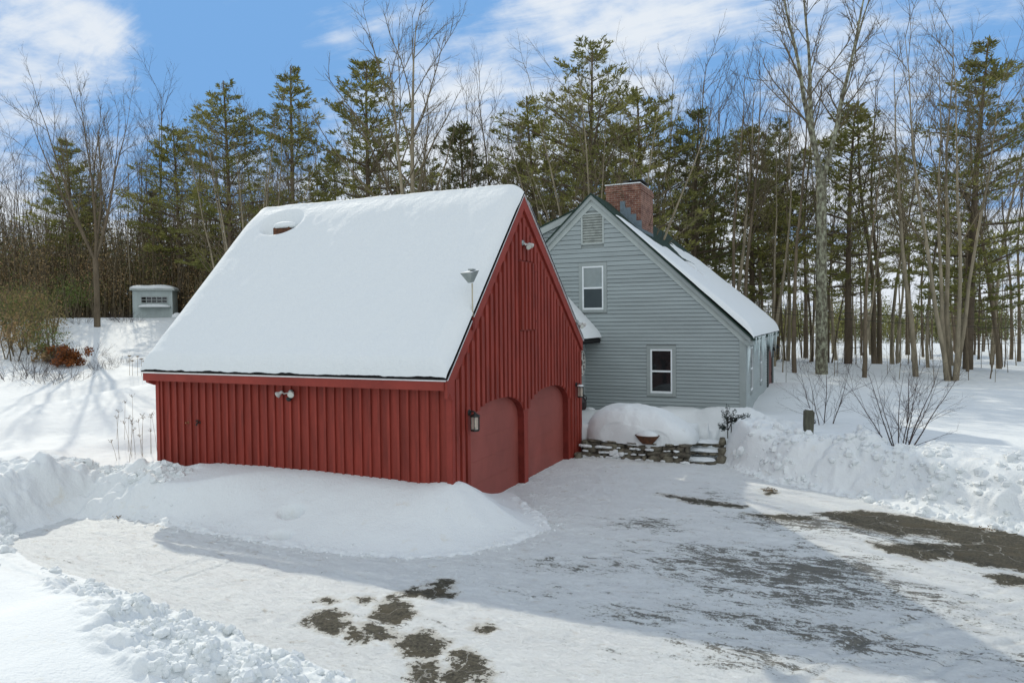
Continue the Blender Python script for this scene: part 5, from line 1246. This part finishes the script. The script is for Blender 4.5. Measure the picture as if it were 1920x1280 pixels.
# ------------------------------------------------------------------ grey shed on the hill
sx_, sy_ = bearing(287, 43.2); sz = ground_z(sx_, sy_)-.05
d_ = math.atan2(CAM[1]-sy_, CAM[0]-sx_)+math.pi/2-R(10)
shed = empty('garden_shed', 'small pale grey shed with a row window and snowy flat roof on the hill', 'shed', (sx_, sy_, sz), None, d_)
SW, SH = 2.2, 1.72; SDp = 2.0
M['shedp'] = mat('pale_shed_paint', (.42, .48, .465), .65, .3, noise=(1.5, .15, (1, 1, .3)), bump=[(30, .2, .005)])
mb = MB(); mb.box(-SW/2, SW/2, 0, SDp, -.3, SH)
for i in range(9): mb.box(-SW/2+.02+i*SW/9, -SW/2+.035+i*SW/9, -.008, 0, -.3, SH-.02)
mb.build('walls', M['shedp'], shed)
mb = MB(); mb.box(-SW/2-.12, SW/2+.15, -.16, SDp+.1, SH, SH+.12); mb.build('roof', M['gtrimlight'], shed); rf = shed.children[-1]
U, V = np.meshgrid(np.linspace(-1, 1, 40), np.linspace(-1, 1, 30)); gridmesh('snow_cover', U*(SW/2+.14), SDp/2-.03+V*(SDp/2+.13), SH+.115+.24*np.clip(1-np.abs(U)**5, 0, 1)**.5*np.clip(1-np.abs(V)**5, 0, 1)**.5+.02*np.sin(U*5), M['snow'], rf)
mb = MB(); mb.box(-.62, .80, -.02, -.002, .98, 1.32); wn = mb.build('window', M['glass'], shed)
mb = MB()
for i in range(6): mb.box(-.64+i*.287, -.61+i*.287, -.035, -.021, .97, 1.33)
for z in (.96, 1.135, 1.32): mb.box(-.64, .825, -.0355, -.0215, z, z+.03)
mb.build('muntins', M['gtrimlight'], wn)
mb = MB(); mb.box(-.75, 1.02, -.42, -.0, .68, .72); sh = mb.build('shelf_awning', M['gtrim'], shed)
U, V = np.meshgrid(np.linspace(-1, 1, 30), np.linspace(-1, 1, 14)); gridmesh('snow_cover', .135+U*.88, -.21+V*.21, .715+.18*np.clip(1-np.abs(U)**3, 0, 1)**.5*np.clip(1-np.abs(V)**4, 0, 1)**.5, M['snow'], sh)
mb = MB(); mb.box(-SW/2-.30, -SW/2-.0, -.05, -.02, SH-.02, SH+.01); mb.tube([(-SW/2-.22, -.03, SH-.02), (-SW/2-.24, -.05, SH-.12)], .012, 6); parhead(mb, (-SW/2-.28, -.08, SH-.2), (-.5, -.3, -.8), .08, .16); fl = mb.build('floodlight', [M['black'], M['whitelamp']], None)
fl.parent = None; fl.matrix_world = Matrix.Translation((sx_, sy_, sz)) @ Matrix.Rotation(d_, 4, 'Z'); tag(fl, 'small floodlight at the left roof corner of the hill shed', 'floodlight')
x, y = bearing(333, 42.5); mb = MB(); mb.lathe([(.30, 0), (.33, .08), (.28, .22), (.15, .32), (.001, .36)], (0, 0, 0), 20); o = mb.build('snow_capped_stump', [M['snow']], None, smooth=True); o.location = (x, y, ground_z(x, y)-.02); tag(o, 'rounded snow heap on a low object right of the hill shed', 'snow heap')

# ------------------------------------------------------------------ lanterns on the house side, wires
for (y, lb) in ((19.4, 'black lantern on the near side of the house side door'), (21.8, 'black lantern on the far side of the house side door')):
    t = empty('wall_lantern', lb, 'lantern', (HX+.06, y, 2.37), None)
    mb = MB(); mb.tube([(0, 0, .1), (.14, 0, .14), (.18, 0, .05)], .018, 6); mb.box(-.0, .02, -.06, .06, -.05, .2); mb.build('bracket', M['black'], t)
    mb = MB(); mb.lathe([(.10, -.02), (.03, .10), (.01, .13)], (.2, 0, 0), 4); mb.lathe([(.06, -.28), (.07, -.26)], (.2, 0, 0), 4)
    for (a, b_) in ((.08, 0), (-.08, 0), (0, .08), (0, -.08)): mb.tube([(.2+a*.8, b_*.8, -.27), (.2+a*1.1, b_*1.1, -.02)], .009, 4)
    mb.build('cage', M['black'], t)
for (u0, v0, u1, v1, dz, lb) in [(1240, 556, 2100, 600, 0, 'upper thin overhead wire crossing the woods right of the house'), (1240, 562, 2100, 620, 0, 'lower thin overhead wire crossing the woods right of the house')]:
    D0, D1_ = 38, 34; p = CAM+ray(u0, v0)*D0/F; q = CAM+ray(u1, v1)*D1_/F; mb = MB(); pts = []
    for i in range(21):
        f = i/20; c = p*(1-f)+q*f; pts.append((float(c[0]), float(c[1]), float(c[2]-.35*4*f*(1-f))))
    mb.tube(pts, .012, 4); o = mb.build('overhead_wire', M['black'], None); tag(o, lb, 'wire')
print('objects', len(bpy.data.objects), 'polys', sum(len(m.polygons) for m in bpy.data.meshes))
